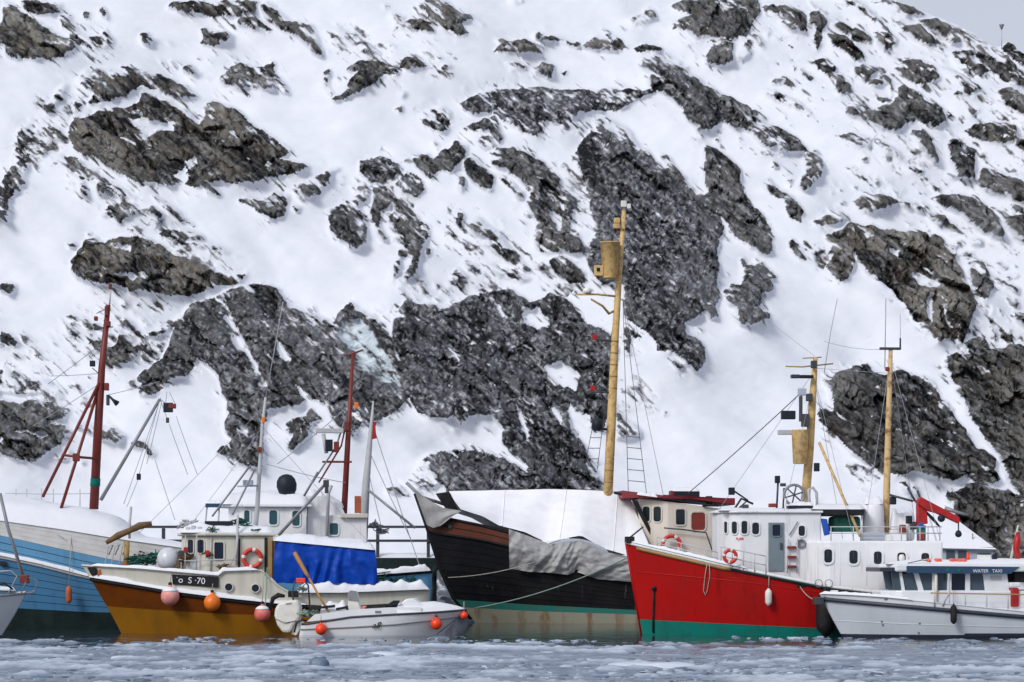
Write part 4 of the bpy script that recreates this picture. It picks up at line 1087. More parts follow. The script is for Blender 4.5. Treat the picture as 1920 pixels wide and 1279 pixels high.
def window(b, parent, rect, p0, nrm, frame="white_paint", glass="glass", rnd=.3, fw=.05, skew=0.0, name="window"):
    """framed pane lying on a wall plane; rect in photograph pixels"""
    nrm = Vector(nrm).normalized(); x0, y0, x1, y1 = rect
    A, B_, Cc, D = (b.atp(x, y, p0, nrm) for x, y in ((x0 + skew, y0), (x1 + skew, y0), (x1, y1), (x0, y1)))
    if nrm.dot(b.C - A) < 0: nrm = -nrm
    wd, ht = (B_ - A).length, (D - A).length; r = rnd * min(wd, ht)
    def bil(u, v): return A.lerp(B_, u).lerp(D.lerp(Cc, u), v)
    def ringp(grow, off):
        pts = []
        for cx, cy, a0 in ((1, 0, -90), (1, 1, 0), (0, 1, 90), (0, 0, 180)):
            for k in range(4):
                a = math.radians(a0 + 30 * k)
                u = (cx * wd + (-r if cx else r) + math.cos(a) * (r + grow)) / wd
                v = (cy * ht + (-r if cy else r) + math.sin(a) * (r + grow)) / ht
                pts.append(bil(u, v) + nrm * off)
        return pts
    wobj = mk(name, *_ring(ringp(fw, .002), ringp(fw, .04), ringp(0, .04), ringp(0, .002)), frame, parent)
    pane = ringp(.002, .012)
    mk("pane", pane, [tuple(range(len(pane)))], glass, wobj)
    return wobj
def _ring(*loops):
    V = [v for lp in loops for v in lp]; k = len(loops[0]); Fc = []
    for i in range(len(loops) - 1):
        for j in range(k): Fc.append((i * k + j, i * k + (j + 1) % k, (i + 1) * k + (j + 1) % k, (i + 1) * k + j))
    return V, Fc

def prism(name, plan, z0, z1, mat, parent, bevel=.03, inset=0.0, zf=None):
    """plan: list of (x, y); zf(x) adds to the top height"""
    k = len(plan); cx = sum(p[0] for p in plan) / k; cy = sum(p[1] for p in plan) / k
    V = [(x, y, z0) for x, y in plan] + [(cx + (x - cx) * (1 - inset), cy + (y - cy) * (1 - inset), z1 + (zf(x) if zf else 0)) for x, y in plan]
    Fc = [tuple(range(k)), tuple(range(k, 2 * k))] + [(i, (i + 1) % k, k + (i + 1) % k, k + i) for i in range(k)]
    return mk(name, V, Fc, mat, parent, bevel=bevel)

def snowcap(name, plan4, t, parent, seed=1, nx=16, ny=8, mat="snow"):
    """snow on a four-cornered surface; plan4 corners run round"""
    A, B_, Cc, D = (Vector(v) for v in plan4); V, Fc = [], []
    for j in range(ny + 1):
        for i in range(nx + 1):
            u, v = i / nx, j / ny
            e = min(1, min(u, 1 - u) * 9, min(v, 1 - v) * 6) ** .5
            q = float(fbm(np.array([u * 4 + seed * 7.7]), np.array([v * 3 + seed * 3.1]), 66, 3)[0])
            V.append(A.lerp(B_, u).lerp(D.lerp(Cc, u), v) + Vector((0, 0, .004 + t * e * (.5 + q))))
    k = nx + 1
    for j in range(ny):
        for i in range(nx): Fc.append((j * k + i, j * k + i + 1, (j + 1) * k + i + 1, (j + 1) * k + i))
    return mk(name, V, Fc, mat, parent, True)

def buoy(name, label, pos, r, mat, group, top=None, kind='ball', line=None, snow=False):
    """ball or sausage fender with its eye, hanging on a line"""
    e = empty(name, pos); tag(e, label, "buoy" if kind == 'ball' else "fender", group)
    if kind == 'ball':
        prof = [(r * .18, r * 1.22), (r * .22, r * 1.05)] + [(r * math.sin(a), r * math.cos(a)) for a in [math.radians(d) for d in range(14, 180, 12)]] + [(.01, -r)]
    else:
        h = top
        prof = [(r * .3, h + r * .5), (r * .4, h + r * .2), (r * .85, h - r * .2), (r, h - r * .8), (r, -h + r * .8), (r * .85, -h + r * .2), (r * .4, -h - r * .2), (r * .25, -h - r * .4)]
    mk("float", *lathegeo(prof, 22), mat, e, True)
    if snow:
        mk("snow_cap", *lathegeo([(r * 1.03 * math.sin(a), r * 1.03 * math.cos(a)) for a in [math.radians(d) for d in (58, 50, 42, 34, 26, 18)]], 22), "snow", e, True)
    zz = r * 1.2 if kind == 'ball' else top + r * .45
    mk("eye", *lathegeo([(r * .12, zz - .02), (r * .2, zz), (r * .2, zz + r * .25), (r * .1, zz + r * .3)], 8), "black_rubber", e, True)
    if line is not None:
        d = Vector(line) - Vector(pos)
        mk("line", *tubegeo([Vector((0, 0, zz + r * .25)), d], .014, 5), "rope", e, True)
    return e

def lifering(name, label, pos, R, r, tilt, yaw=0.0, group=None):
    e = empty(name, pos); e.rotation_euler = (0, tilt, yaw); tag(e, label, "life ring", group)
    geo_r, geo_w = [], []
    for k in range(4):
        a0 = k * 90 + 45
        geo_r.append(tubegeo([(R * math.cos(math.radians(a)), 0, R * math.sin(math.radians(a))) for a in range(a0 - 36, a0 + 37, 8)], r, 9))
        geo_w.append(tubegeo([(R * math.cos(math.radians(a)), 0, R * math.sin(math.radians(a))) for a in range(a0 + 35, a0 + 56, 5)], r * 1.04, 9))
    mk("ring", *join(*geo_r), "ring_red", e, True)
    mk("band", *join(*geo_w), "fender_white", e, True)
    return e

def lettering(text, parent, pos, size, mat, nrm_yaw=0.0, shear=0.0, tilt=0.0, name="lettering"):
    cu = bpy.data.curves.new(name, 'FONT'); cu.body = text; cu.size = size; cu.extrude = .004; cu.shear = shear
    cu.materials.append(MATS[mat])
    tmp = bpy.data.objects.new(name, cu); COL.objects.link(tmp)
    me = bpy.data.meshes.new_from_object(tmp.evaluated_get(bpy.context.evaluated_depsgraph_get()))
    bpy.data.objects.remove(tmp)
    o = bpy.data.objects.new(name, me); COL.objects.link(o); o.parent = parent
    o.location = pos; o.rotation_euler = (math.pi / 2, tilt, nrm_yaw)
    return o

def netheap(name, b, pts, mat, seed, parent=None):
    """a tangled heap of net or rope"""
    r = random.Random(seed); geos = []
    for (px, py, yl, rad) in pts:
        c = b.at(px, py, yl)
        for _ in range(14):
            a = [c + Vector((r.gauss(0, rad), r.gauss(0, rad), r.gauss(0, rad * .5))) for _ in range(5)]
            geos.append(tubegeo(a, .022, 4))
    return mk(name, *join(*geos), mat, parent or b.e, True)

# ------------------------------------------------------------------ old blue ship on the left
b = Boat("wooden_ship", "light blue wooden ship with snow heaped deck and red tripod mast", "ship", 120, 105.0, 3)
H = Hull(b, [(-330, 960), (-300, 1060), (-260, 1185)], [(440, 1000), (438, 1186)],
         [(-330, 950), (0, 975), (120, 992), (240, 1012), (440, 1040)], 2.5, se=.35, tuck=.3, flare=.25)
e = b.e
top = [(-330, 950), (0, 975), (120, 992), (240, 1012), (440, 1040)]
cap = [(-330, 970), (0, 1003), (120, 1030), (230, 1053), (440, 1085)]
rub = [(-330, 1000), (0, 1043), (80, 1060), (165, 1082), (440, 1120)]
bot = [(-330, 1132), (0, 1138), (160, 1147), (440, 1154)]
H.band("bottom", -.8, bot, "bottom_dark", rows=4)
# strakes: each plank of the side is its own board
cr, cb_, ct, cc = H.curve(rub), H.curve(bot), H.curve(top), H.curve(cap)
def between(c0, c1, f): return lambda x: c0(x) + (c1(x) - c0(x)) * f
for i in range(6):
    H.band("strake", between(cb_, cr, i / 6), between(cb_, cr, (i + .93) / 6), "mid_blue", out=.015 * (i % 2), rows=2)
H.band("side_backing", bot, cap, "bottom_dark", out=-.03, rows=3)
for i in range(3):
    H.band("strake", between(cr, cc, (i + .05) / 3), between(cr, cc, (i + .97) / 3), "light_blue", out=.012 * (i % 2) + .005, rows=2)
for i in range(4):
    H.band("bulwark_plank", between(cc, ct, (i + .01) / 4), between(cc, ct, (i + .985) / 4), "old_white", out=.006 * (i % 2), rows=2)
H.rail("rubbing_strake", rub, .07, "old_white", out=.03)
H.snow("snow_roll", rub, .10, .12, .30, .95, out=.06, seed=2, dz=.05)
H.band("bulwark_backing", cap, top, "old_white", out=-.04, rows=2)
H.deck("deck", top, "deck_grey", drop=.3)
# deep snow on deck and hatch, domed
V, Fc = [], []; nx, ny = 70, 16
for j in range(ny + 1):
    for i in range(nx + 1):
        t = .02 + .96 * i / nx; u = j / ny * 2 - 1
        z = H.zat(ct, t); hb = H.half(t, z) + .06
        prof = float(np.interp(H.X(t, z), [b.at(x, 0, -1).x for x in (-330, -60, 60, 170, 215, 245, 262, 440)], [.55, .85, .95, .95, .85, .5, .22, .14]))
        q = float(fbm(np.array([i * .12]), np.array([j * .25]), 88, 3)[0])
        V.append((H.X(t, z), u * hb, z - .02 + prof * (1 - abs(u) ** 3) ** .6 * (.8 + .4 * q)))
for j in range(ny):
    for i in range(nx):
        k = nx + 1; Fc.append((j * k + i, j * k + i + 1, (j + 1) * k + i + 1, (j + 1) * k + i))
mk("deck_snow", V, Fc, "snow", e, True)
mast = ptube(b, "mast", [(176, 955, 0), (184, 800, 0), (191, 690, 0), (203, 572, 0)], [.17, .16, .13, .09], "mast_red", n=12)
ptube(b, "mast_collar", [(178.4, 912, 0), (179.2, 897, 0)], .185, "teal", mast, 12)
ptube(b, "topmast", [(205, 575, .05), (208, 540, .05)], .03, "pale_grey", mast)
pbox(b, "lamp", 203.5, 532, 210, 542, .0, .1, "mast_red", mast)
for a, c in (((186, 718, -.1), (80, 932, -.9)), ((187, 722, .1), (113, 958, -1.7))):
    ptube(b, "tripod_leg", [a, c], .06, "mast_red")
ptube(b, "tripod_crossbar", [(117, 853, -.6), (145, 857, -1.0), (180, 860, -.2)], .05, "mast_red")
pbox(b, "junction_box", 136, 850, 149, 865, -1.1, .2, "mast_red")
for x0, y0, x1, y1, m_ in ((196, 574, 202, 592, "mast_red"), (176, 593, 183, 601, "mast_red"), (198, 602, 207, 612, "mast_red"), (195, 718, 204, 732, "mast_red"),
                           (168, 676, 178, 687, "hood_black"), (176, 613, 186, 619, "dark_steel"), (199, 740, 205, 760, "dark_steel")):
    pbox(b, "lamp", x0, y0, x1, y1, -.2, .2, m_, mast)
ptube(b, "spreader", [(181, 588, -.1), (201, 578, 0)], .015, "dark_steel", mast)
ptube(b, "spreader", [(176, 616, -.1), (212, 613, 0)], .02, "dark_steel", mast)
ptube(b, "spreader", [(173, 690, -.1), (190, 705, 0)], .018, "dark_steel", mast)
ptube(b, "horn", [(203, 741, -.2), (212, 750, -.25), (220, 757, -.3)], [.035, .05, .11], "hood_black", mast, 10)
boom = ptube(b, "cargo_boom", [(189, 938, -.3), (300, 748, -.6)], [.07, .055], "steel_grey", n=9)
pbox(b, "block", 306, 755, 324, 773, -.6, .2, "hood_black", boom); pbox(b, "hook_block", 316, 757, 330, 766, -.62, .15, "mast_red", boom)
pbox(b, "block", 256, 888, 264, 900, -.6, .1, "hood_black", boom); pbox(b, "block", 311, 783, 317, 793, -.6, .1, "dark_steel", boom)
for a, c in (((300, 748, -.6), (315, 758, -.55)), ((300, 748, -.6), (314, 786, -.55)), ((300, 748, -.6), (260, 892, -.55)), ((260, 896, -.55), (238, 950, -1.0)), ((302, 745, -.6), (232, 945, -1.2)), ((318, 735, -.6), (330, 760, -.6)), ((313, 735, -.6), (310, 757, -.6)), ((317, 795, -.6), (352, 890, -.5)),
             ((330, 780, -.6), (370, 890, -.5)), ((290, 860, -.6), (328, 975, -.5)), ((304, 750, -.6), (275, 870, -.6)), ((187, 700, 0), (95, 705, 6)),
             ((186, 720, 0), (60, 800, -1)), ((205, 740, 0), (300, 715, .5)), ((196, 640, 0), (90, 720, 3)), ((60, 968, -2), (120, 1010, -2.6))):
    pline(b, "stay", a, c, .02, .012, "wire_pale")
for px in (30, 50, 78, 100, 150):
    ptube(b, "rail_post", [(px, 955, 1.2), (px, 915 + (px % 7), 1.2)], .018, "pale_grey")
pline(b, "rail_wire", (10, 925, 1.2), (180, 925, 1.2), .03, .012, "wire_pale")
pprism(b, "scupper", [(0, 1052), (11, 1053), (11, 1061), (0, 1060)], -2.56, .1, "black_rubber")
q = b.w(b.at(129, 1115, -2.72))
buoy("fender", "rusty orange sausage fender hung on the blue ship's side", q, .115, "fender_rust", None, .27, 'sausage', b.w(b.at(134, 1002, -2.45)))

# ------------------------------------------------------------------ small white boat at the left edge, bow to the right
b = Boat("small_boat", "white boat bow cut off at the left edge, with slanting grey pole", "boat", -60, 92.0, -4)
H = Hull(b, [(49, 1112), (26, 1155), (4, 1190)], [(-260, 1110), (-258, 1192)], [(50, 1112), (0, 1117), (-260, 1122)], 1.3, se=.5, flare=.35)
H.band("bottom", -.6, .10, "navy_dark", rows=2); H.band("topsides", .10, [(50, 1112), (0, 1117), (-260, 1122)], "gelcoat_dull", rows=4)
H.rail("toe_rail", H.sheer, .035, "steel_grey", out=.01)
H.deck("deck", H.sheer, "gelcoat", drop=.02, bulge=.10)
snowcap("snow_cap", [b.at(-40, 1106, -.7), b.at(30, 1108, -.45), b.at(30, 1108, .45), b.at(-40, 1106, .7)], .12, b.e, 5)
ptube(b, "pole", [(0, 925, 0), (15, 990, 0), (43, 1080, 0)], .055, "steel_grey")
ptube(b, "rail", [(-60, 1075, -.9), (20, 1070, -.6), (32, 1080, -.45), (16, 1112, -.5)], .022, "pale_grey")
ptube(b, "rail", [(-60, 1098, -.9), (10, 1095, -.7), (24, 1105, -.6)], .03, "black_rubber")
ptube(b, "pulpit", [(40, 1112, -.25), (52, 1083, -.15), (70, 1088, 0), (66, 1107, 0), (46, 1112, .2)], .022, "steel_grey")
ptube(b, "anchor_shank", [(44, 1114, 0), (66, 1110, 0)], .035, "steel_grey")
pbox(b, "windlass", 36, 1078, 52, 1094, -.2, .3, "mast_red")

# ------------------------------------------------------------------ white fishing boat behind the ochre one
b = Boat("fishing_boat", "white fishing boat with teal windows and red mast, behind the blue tarpaulin", "fishing boat", 590, 108.5, 5, "moored fishing boats")
e = b.e
H = Hull(b, [(368, 1030), (400, 1150)], [(806, 1072), (803, 1150)], [(370, 1035), (500, 1060), (700, 1080), (806, 1072)], 2.1, se=.4, tuck=.25)
H.band("bottom", -.7, .35, "bottom_dark", rows=2); H.band("topsides", .35, H.sheer, "light_blue", rows=4)
H.rail("rubbing_strake", H.sheer, .06, "black_rubber", out=.02); H.deck("deck", H.sheer, "deck_grey", drop=.35)
H.snow("rail_snow", H.sheer, .16, .22, .55, .99, seed=4, dz=.04)
zd = b.at(500, 1070, -1.5).z
f0 = b.at(428, 1000, -1.5); f1 = b.at(575, 1000, -1.5)
zr = b.at(500, 951, -1.5).z
wh = prism("wheelhouse", [(f0.x, -1.0), (f0.x + .5, -1.5), (f1.x, -1.5), (f1.x, 1.5), (f0.x + .5, 1.5), (f0.x, 1.0)], zd - .6, zr, "white_paint", e)
rf = prism("roof", [(f0.x - .35, -1.1), (f0.x + .2, -1.7), (f1.x + .2, -1.7), (f1.x + .2, 1.7), (f0.x + .2, 1.7), (f0.x - .35, 1.1)], zr + .003, zr + .10, "white_paint", e)
snowcap("roof_snow", [(f0.x - .3, -1.65, zr + .10), (f1.x + .15, -1.65, zr + .10), (f1.x + .15, 1.65, zr + .10), (f0.x - .3, 1.65, zr + .10)], .46, e, 8, 20, 10)
for r_ in ((505, 957, 520, 984), (548, 958, 562, 986)):
    window(b, wh, r_, (0, -1.5, 0), (0, 1, 0), "white_paint", "glass_teal", .3, .05)
window(b, wh, (458, 957, 468, 981), (0, -1.5, 0), (0, 1, 0), "white_paint", "glass_teal", .3, .05)
# engine casing aft with funnel slope
g0 = b.at(576, 1000, -1.2); g1 = b.at(688, 1000, -1.2); zc = b.at(600, 946, -1.2).z; zc2 = b.at(600, 966, -1.2).z
cs = prism("engine_casing", [(g0.x, -1.2), (g1.x, -1.2), (g1.x, 1.2), (g0.x, 1.2)], zd - .6, zc2, "white_paint", e)
pprism(b, "casing_top", [(577, 966), (577, 930), (606, 930), (640, 948), (648, 966)], -1.0, 2.0, "white_paint", e)
snowcap("casing_snow", [b.at(577, 930, -1.0), b.at(606, 930, -1.0), b.at(606, 930, 1.0), b.at(577, 930, 1.0)], .2, e, 9)
snowcap("casing_snow", [b.at(606, 930, -1.0), b.at(645, 953, -1.0), b.at(645, 953, 1.0), b.at(606, 930, 1.0)], .16, e, 10)
window(b, cs, (618, 981, 634, 1003), (0, -1.2, 0), (0, 1, 0), "white_paint", "glass_teal", .25, .05)
ptube(b, "exhaust", [(613, 1005, -1.35), (616, 925, -1.35), (622, 910, -1.35)], .065, "pale_grey")
pbox(b, "hatch_shelf", 638, 963, 690, 971, -1.4, .5, "cream", e); 
pbox(b, "horn_stand", 665, 930, 677, 962, -1.3, .2, "fender_rust", e)
# covered searchlight: a dark pear-shaped hood
P0 = b.at(541, 932, -1.0)
prof = [(.06, 0), (.22, .06), (.34, .22), (.385, .44), (.35, .64), (.25, .79), (.11, .86), (.01, .87)]
hd = mk("searchlight_hood", *lathegeo(prof, 24), "hood_black", e, True, loc=P0)
hd.rotation_euler = (0, math.radians(-9), 0); hd.scale = (1, .8, 1)
pbox(b, "searchlight_base", 532, 930, 566, 938, -1.1, .3, "dark_steel", e)
# red mast
rm = ptube(b, "mast", [(645, 965, 0), (652, 830, 0), (662, 662, 0)], [.12, .105, .06], "mast_red", n=10)
ptube(b, "crossarm", [(645, 667, 0), (660, 664, 0), (681, 656, -.1)], [.03, .045, .03], "mast_red", rm)
pbox(b, "lamp", 664, 754, 672, 766, -.1, .15, "amber_buoy", rm)
pbox(b, "lamp", 646, 790, 655, 808, -.15, .2, "mast_red", rm)
pbox(b, "crosstree", 604, 864, 660, 868, -.1, .1, "mast_red", rm)
ptube(b, "stay_bar", [(586, 905, -.2), (630, 838, -.2), (646, 790, -.1)], .035, "steel_grey", rm)
ptube(b, "stay_bar", [(598, 905, -.3), (640, 836, -.2), (648, 800, -.1)], .035, "mast_red", rm)
pbox(b, "radar_scanner", 592, 803, 644, 812, -.4, .25, "pale_grey", rm)
ptube(b, "radar_stem", [(606, 814, -.3), (612, 850, -.2)], .08, "pale_grey", rm)
pbox(b, "floodlight", 610, 824, 624, 846, -.4, .25, "hood_black", rm); pbox(b, "floodlight", 626, 828, 636, 848, -.4, .25, "mast_red", rm)
# white mast with red pennant
wm = ptube(b, "aft_mast", [(680, 1010, -.2), (687, 900, -.2), (697, 790, -.2), (700, 752, -.2)], [.19, .14, .07, .03], "pale_grey", n=10)
pprism(b, "pennant", [(697, 824), (706, 822), (704, 800), (707, 792), (700, 790), (699, 808)], -.3, .03, "crane_red", wm)
ptube(b, "derrick", [(689, 918, -.3), (778, 990, -1.0)], .05, "steel_grey")
for a, c in (((694, 850, -.2), (770, 1010, -.8)), ((690, 880, -.2), (718, 1000, -.8)), ((700, 800, -.2), (800, 1100, -.8)), ((655, 760, 0), (520, 870, -.3)),
             ((648, 905, -.3), (500, 870, .3))):
    pline(b, "stay", a, c, .05, .016, "wire_pale")
ptube(b, "boom", [(612, 905, -1.9), (522, 1004, -2.0)], .06, "steel_grey"); ptube(b, "boom", [(596, 885, -1.6), (570, 930, -1.6)], .045, "steel_grey")
pbox(b, "block", 606, 900, 617, 914, -2.0, .12, "dark_steel", e); pbox(b, "block", 609, 914, 616, 925, -2.0, .1, "dark_steel", e)
netheap("net_heap", b, [(702, 985, -.9, .13), (716, 996, -.6, .12)], "steel_grey", 4)
netheap("net_heap", b, [(720, 1085, -1.9, .22), (745, 1090, -1.9, .2), (770, 1092, -1.8, .2)], "net_green", 5)

# ------------------------------------------------------------------ ochre fishing boat with the blue tarpaulin
b = Boat("fishing_boat", "ochre hulled fishing boat with cream wheelhouse and black registration plate", "fishing boat", 470, 99.0, 5, "moored fishing boats")
e = b.e; B0 = 1.65
rub = [(166, 1086), (260, 1101), (330, 1113), (400, 1122), (520, 1135), (640, 1140), (795, 1132)]
H = Hull(b, [(170, 1086), (180, 1102), (208, 1150), (230, 1192)], [(802, 1100), (798, 1192)], rub, B0, se=.42, nd=2.3, tuck=.2)
mid = [(170, 1134), (213, 1139), (419, 1151), (530, 1154), (800, 1158)]
H.band("lower_hull", -.7, mid, "ochre", rows=5); H.band("upper_hull", mid, rub, "brown_band", rows=3)
H.rail("rubbing_strake", rub, .07, "black_rubber", out=.03)
H.snow("ledge_snow", rub, .11, .13, .0, .62, out=.04, seed=6, dz=.07)
blw = [(150, 1060), (187, 1063), (260, 1067), (330, 1073), (410, 1080), (418, 1072), (500, 1069), (512, 1086), (524, 1104), (540, 1112), (640, 1112), (795, 1106)]
H.band("bulwark", rub, blw, "cream", rows=3, out=-.02)
for px in (250, 415):
    pass
H.rail("cap_rail", blw, .035, "cream", out=-.01)
H.snow("rail_snow", blw, .10, .11, .03, .5, out=0, seed=7, dz=.02)
H.snow("rail_snow", blw, .22, .30, .6, .995, out=-.05, seed=9, dz=.02)
H.deck("deck", rub, "deck_grey", drop=-.05)
# bow fittings
pprism(b, "fairlead", [(163, 1064), (186, 1060), (184, 1076), (172, 1080)], -.35, .7, "black_rubber", e, .03)
pprism(b, "anchor_pocket", [(183, 1070), (190, 1066), (189, 1078), (183, 1081)], -.42, .1, "fender_rust", e)
ptube(b, "samson_post", [(236, 1070, 0), (238, 1015, 0)], .10, "wood_rail", n=8); ptube(b, "samson_base", [(234, 1066, 0), (235, 1056, 0)], .13, "fender_rust", n=8)
ptube(b, "davit", [(199, 1018, -.15), (222, 1004, -.1), (245, 994, 0), (262, 986, 0), (284, 982, .1)], [.07, .12, .10, .13, .09], "canvas_brown", n=10)
ptube(b, "davit_post", [(243, 1010, 0), (243, 985, 0), (246, 950, 0)], .045, "pale_grey")
for dx in (0, 12, 26):
    ptube(b, "pulpit_hoop", [(196 + dx, 1066, -.5), (203 + dx, 1026, -.4), (212 + dx, 1022, 0), (204 + dx, 1040, .5)], .02, "pale_grey")
netheap("net_heap", b, [(255, 1050, -.5, .18), (275, 1052, -.4, .2), (293, 1042, -.3, .16), (250, 1058, -.6, .12)], "net_green", 6)
netheap("rope_heap", b, [(270, 1044, -.2, .18), (345, 1045, -.8, .15)], "rope", 7)
fb = mk("deck_float", *lathegeo([(.01, .40)] + [(.40 * math.sin(a), .40 * math.cos(a)) for a in [math.radians(d) for d in range(10, 180, 10)]] + [(.01, -.40)], 24), "plastic_clear", e, True, loc=b.at(316, 1048, -.75))
# wheelhouse
zb = b.at(400, 1085, -1.15).z; zt_ = b.at(400, 1005, -1.15).z
x0, x1, x2 = b.at(340, 1040, -1.1).x, b.at(388, 1040, -1.15).x, b.at(512, 1040, -1.15).x
plan = [(x0, -.75), (x1, -1.15), (x2, -1.15), (x2, 1.15), (x1, 1.15), (x0, .75)]
wh = prism("wheelhouse", plan, zb - .3, zt_, "cream", e, .04)
prism("roof", [(x0 - .15, -.85), (x1 - .05, -1.3), (x2 + .1, -1.3), (x2 + .1, 1.3), (x1 - .05, 1.3), (x0 - .15, .85)], zt_ + .003, zt_ + .11, "cream", e, .04)
snowcap("roof_snow", [(x0 - .05, -1.2, zt_ + .11), (x2 + .05, -1.2, zt_ + .11), (x2 + .05, 1.2, zt_ + .11), (x0 - .05, 1.2, zt_ + .11)], .30, e, 12, 22, 10)
nf = Vector((-(1.15 - .75), -(x1 - x0), 0)).normalized() if False else Vector(((-.4), -(x1 - x0), 0)).normalized()
pf = (x0, -.75, 0)
for r_ in ((353, 1012, 363, 1037), (371, 1012, 383, 1037)):
    window(b, wh, r_, pf, nf, "cream", "glass_navy", .3, .04)
window(b, wh, (402, 1017, 419, 1048), (0, -1.15, 0), (0, 1, 0), "cream", "glass_navy", .15, .05)
pbox(b, "doorway", 450, 1012, 496, 1072, -1.19, .05, "cream", wh, .01); pbox(b, "door_frame", 446, 1010, 450, 1072, -1.21, .07, "black_rubber", wh, .005)
pbox(b, "door_frame", 496, 1008, 501, 1072, -1.21, .07, "black_rubber", wh, .005)
lifering("life_ring", "red and white life ring on the ochre boat's cream wheelhouse", b.w(b.at(473, 1047, -1.32)), .30, .075, 0.2, b.yaw)
pbox(b, "light_bar", 384, 977, 437, 990, -.9, .25, "hood_black", e); pbox(b, "light_bar_bracket", 395, 990, 401, 999, -.85, .1, "steel_grey", e); pbox(b, "light_bar_bracket", 422, 990, 428, 999, -.85, .1, "steel_grey", e)
netheap("roof_net", b, [(460, 990, -.8, .14), (475, 996, -.9, .12), (398, 994, -1.0, .12), (450, 978, -.6, .13)], "net_green", 8)
netheap("roof_gear", b, [(352, 982, -.6, .16), (362, 985, -.4, .14)], "plastic_clear", 9)
ptube(b, "aerial_post", [(444, 1060, -1.3), (446, 965, -1.3)], .045, "pale_grey")
ptube(b, "rail_tube", [(428, 1066, -1.4), (442, 1040, -1.4), (446, 1010, -1.4)], .02, "pale_grey")
netheap("hanging_gear", b, [(392, 1040, -1.1, .1), (350, 1044, -1.0, .12), (418, 1062, -1.2, .08)], "canvas_brown", 10)
for px, py in ((348, 1030), (389, 1036)): pbox(b, "lamp", px - 4, py - 4, px + 4, py + 5, -1.35, .12, "crane_red", e)
# portholes and registration plate in the bulwark
sN = lambda px, py: -max(.2, H.half(max(0, min(1, (b.at(px, py, -1.4).x - H.X(0, 1.7)) / (H.X(1, 1.7) - H.X(0, 1.7)))), 1.7))
for px, py in ((429, 1101), (479, 1103)):
    y_ = sN(px, py) - .012
    c = b.at(px, py, y_); ring = mk("porthole", *lathegeo([(.165, .04), (.165, -.03), (.125, -.035), (.125, .0)], 24, 'Y'), "cream", e, True, loc=c)
    mk("pane", *lathegeo([(.128, .0), (.128, -.022)], 24, 'Y'), "glass_navy", ring)
ya, yb_ = sN(322, 1090) - .02, sN(412, 1095) - .02
A, Bq, Cq, D = b.at(323, 1077, ya), b.at(410, 1082, yb_), b.at(410, 1102, yb_), b.at(324, 1096, ya)
nn_ = (Bq - A).cross(D - A).normalized(); nn_ = nn_ if nn_.y < 0 else -nn_
plt = mk("registration_plate", [A, Bq, Cq, D] + [v + nn_ * .03 for v in (A, Bq, Cq, D)], [(0, 1, 2, 3), (4, 5, 6, 7), (0, 1, 5, 4), (1, 2, 6, 5), (2, 3, 7, 6), (3, 0, 4, 7)], "plate_black", e)
dirn = (Bq - A); yw = math.atan2(dirn.y, dirn.x); tl = math.atan2(-dirn.z, dirn.length)
lettering("\u02D9o  S \u00B770", plt, D.lerp(Cq, .06) + nn_ * .036 + Vector((0, 0, .08)), .30, "lettering_white", yw, tilt=tl)
# mast and whip aerial
mm = ptube(b, "mast", [(478, 1000, .2), (482, 960, .2), (492, 800, .2), (498, 745, .2)], [.085, .085, .06, .045], "pale_grey", n=9)
ptube(b, "whip_aerial", [(498, 746, .2), (514, 660, .2), (531, 565, .2)], .018, "wire_pale", mm)
pbox(b, "lamp", 491, 782, 497, 793, .05, .12, "amber_buoy", mm); pbox(b, "lamp", 483, 838, 491, 848, .05, .12, "mast_red", mm)
for a, c in (((470, 872, 0), (398, 968, -1.0)), ((478, 880, 0), (436, 965, -1.0))): ptube(b, "mast_strut", [a, c], .035, "steel_grey")
ptube(b, "spreader", [(445, 912, 0), (484, 911, .2)], .03, "pale_grey", mm); pbox(b, "radar_box", 455, 900, 475, 909, -.1, .3, "wall_bluegrey", mm)
pbox(b, "roof_locker", 385, 944, 415, 951, -.4, .6, "navy", e); snowcap("locker_snow", [b.at(384, 944, -.4), b.at(416, 944, -.4), b.at(416, 944, .2), b.at(384, 944, .2)], .1, e, 3)
ptube(b, "locker_stand", [(388, 951, -.2), (383, 1000, -.3)], .03, "pale_grey"); ptube(b, "locker_stand", [(411, 951, -.2), (408, 1000, -.3)], .03, "pale_grey")
pbox(b, "tarp_post", 503, 1010, 511, 1090, -1.35, .1, "wood_rail", e); pbox(b, "tarp_end", 509, 1014, 517, 1090, -1.3, 2.4, "canvas_brown", e)
for a, c in (((492, 800, .2), (345, 1000, 0)), ((492, 800, .2), (700, 1025, 0)), ((496, 760, .2), (260, 1000, 0))): pline(b, "stay", a, c, .06, .009, "wire_pale")
pline(b, "fender_rope", (501, 1064, -1.72), (497, 1140, -1.95), 0, .02, "rope_green")
for px, py, m_ in ((330, 1052, "canvas_brown"), (342, 1040, "dark_steel"), (364, 1056, "plastic_clear"), (380, 1060, "door_grey")): pbox(b, "deck_crate", px - 8, py - 8, px + 8, py + 14, -1.0, .4, m_, e, .04)
for px in (347, 368, 395): ptube(b, "front_stanchion", [(px, 1072, -1.2), (px + 1, 1004, -1.2)], .02, "pale_grey")
ptube(b, "wheelhouse_rail", [(345, 1052, -1.25), (396, 1050, -1.35), (446, 1050, -1.4)], .018, "pale_grey")
for px, py in ((352, 993), (362, 990), (374, 992)): pbox(b, "floodlight", px - 4, py - 5, px + 4, py + 5, -1.1, .15, "plastic_clear", e, .02)
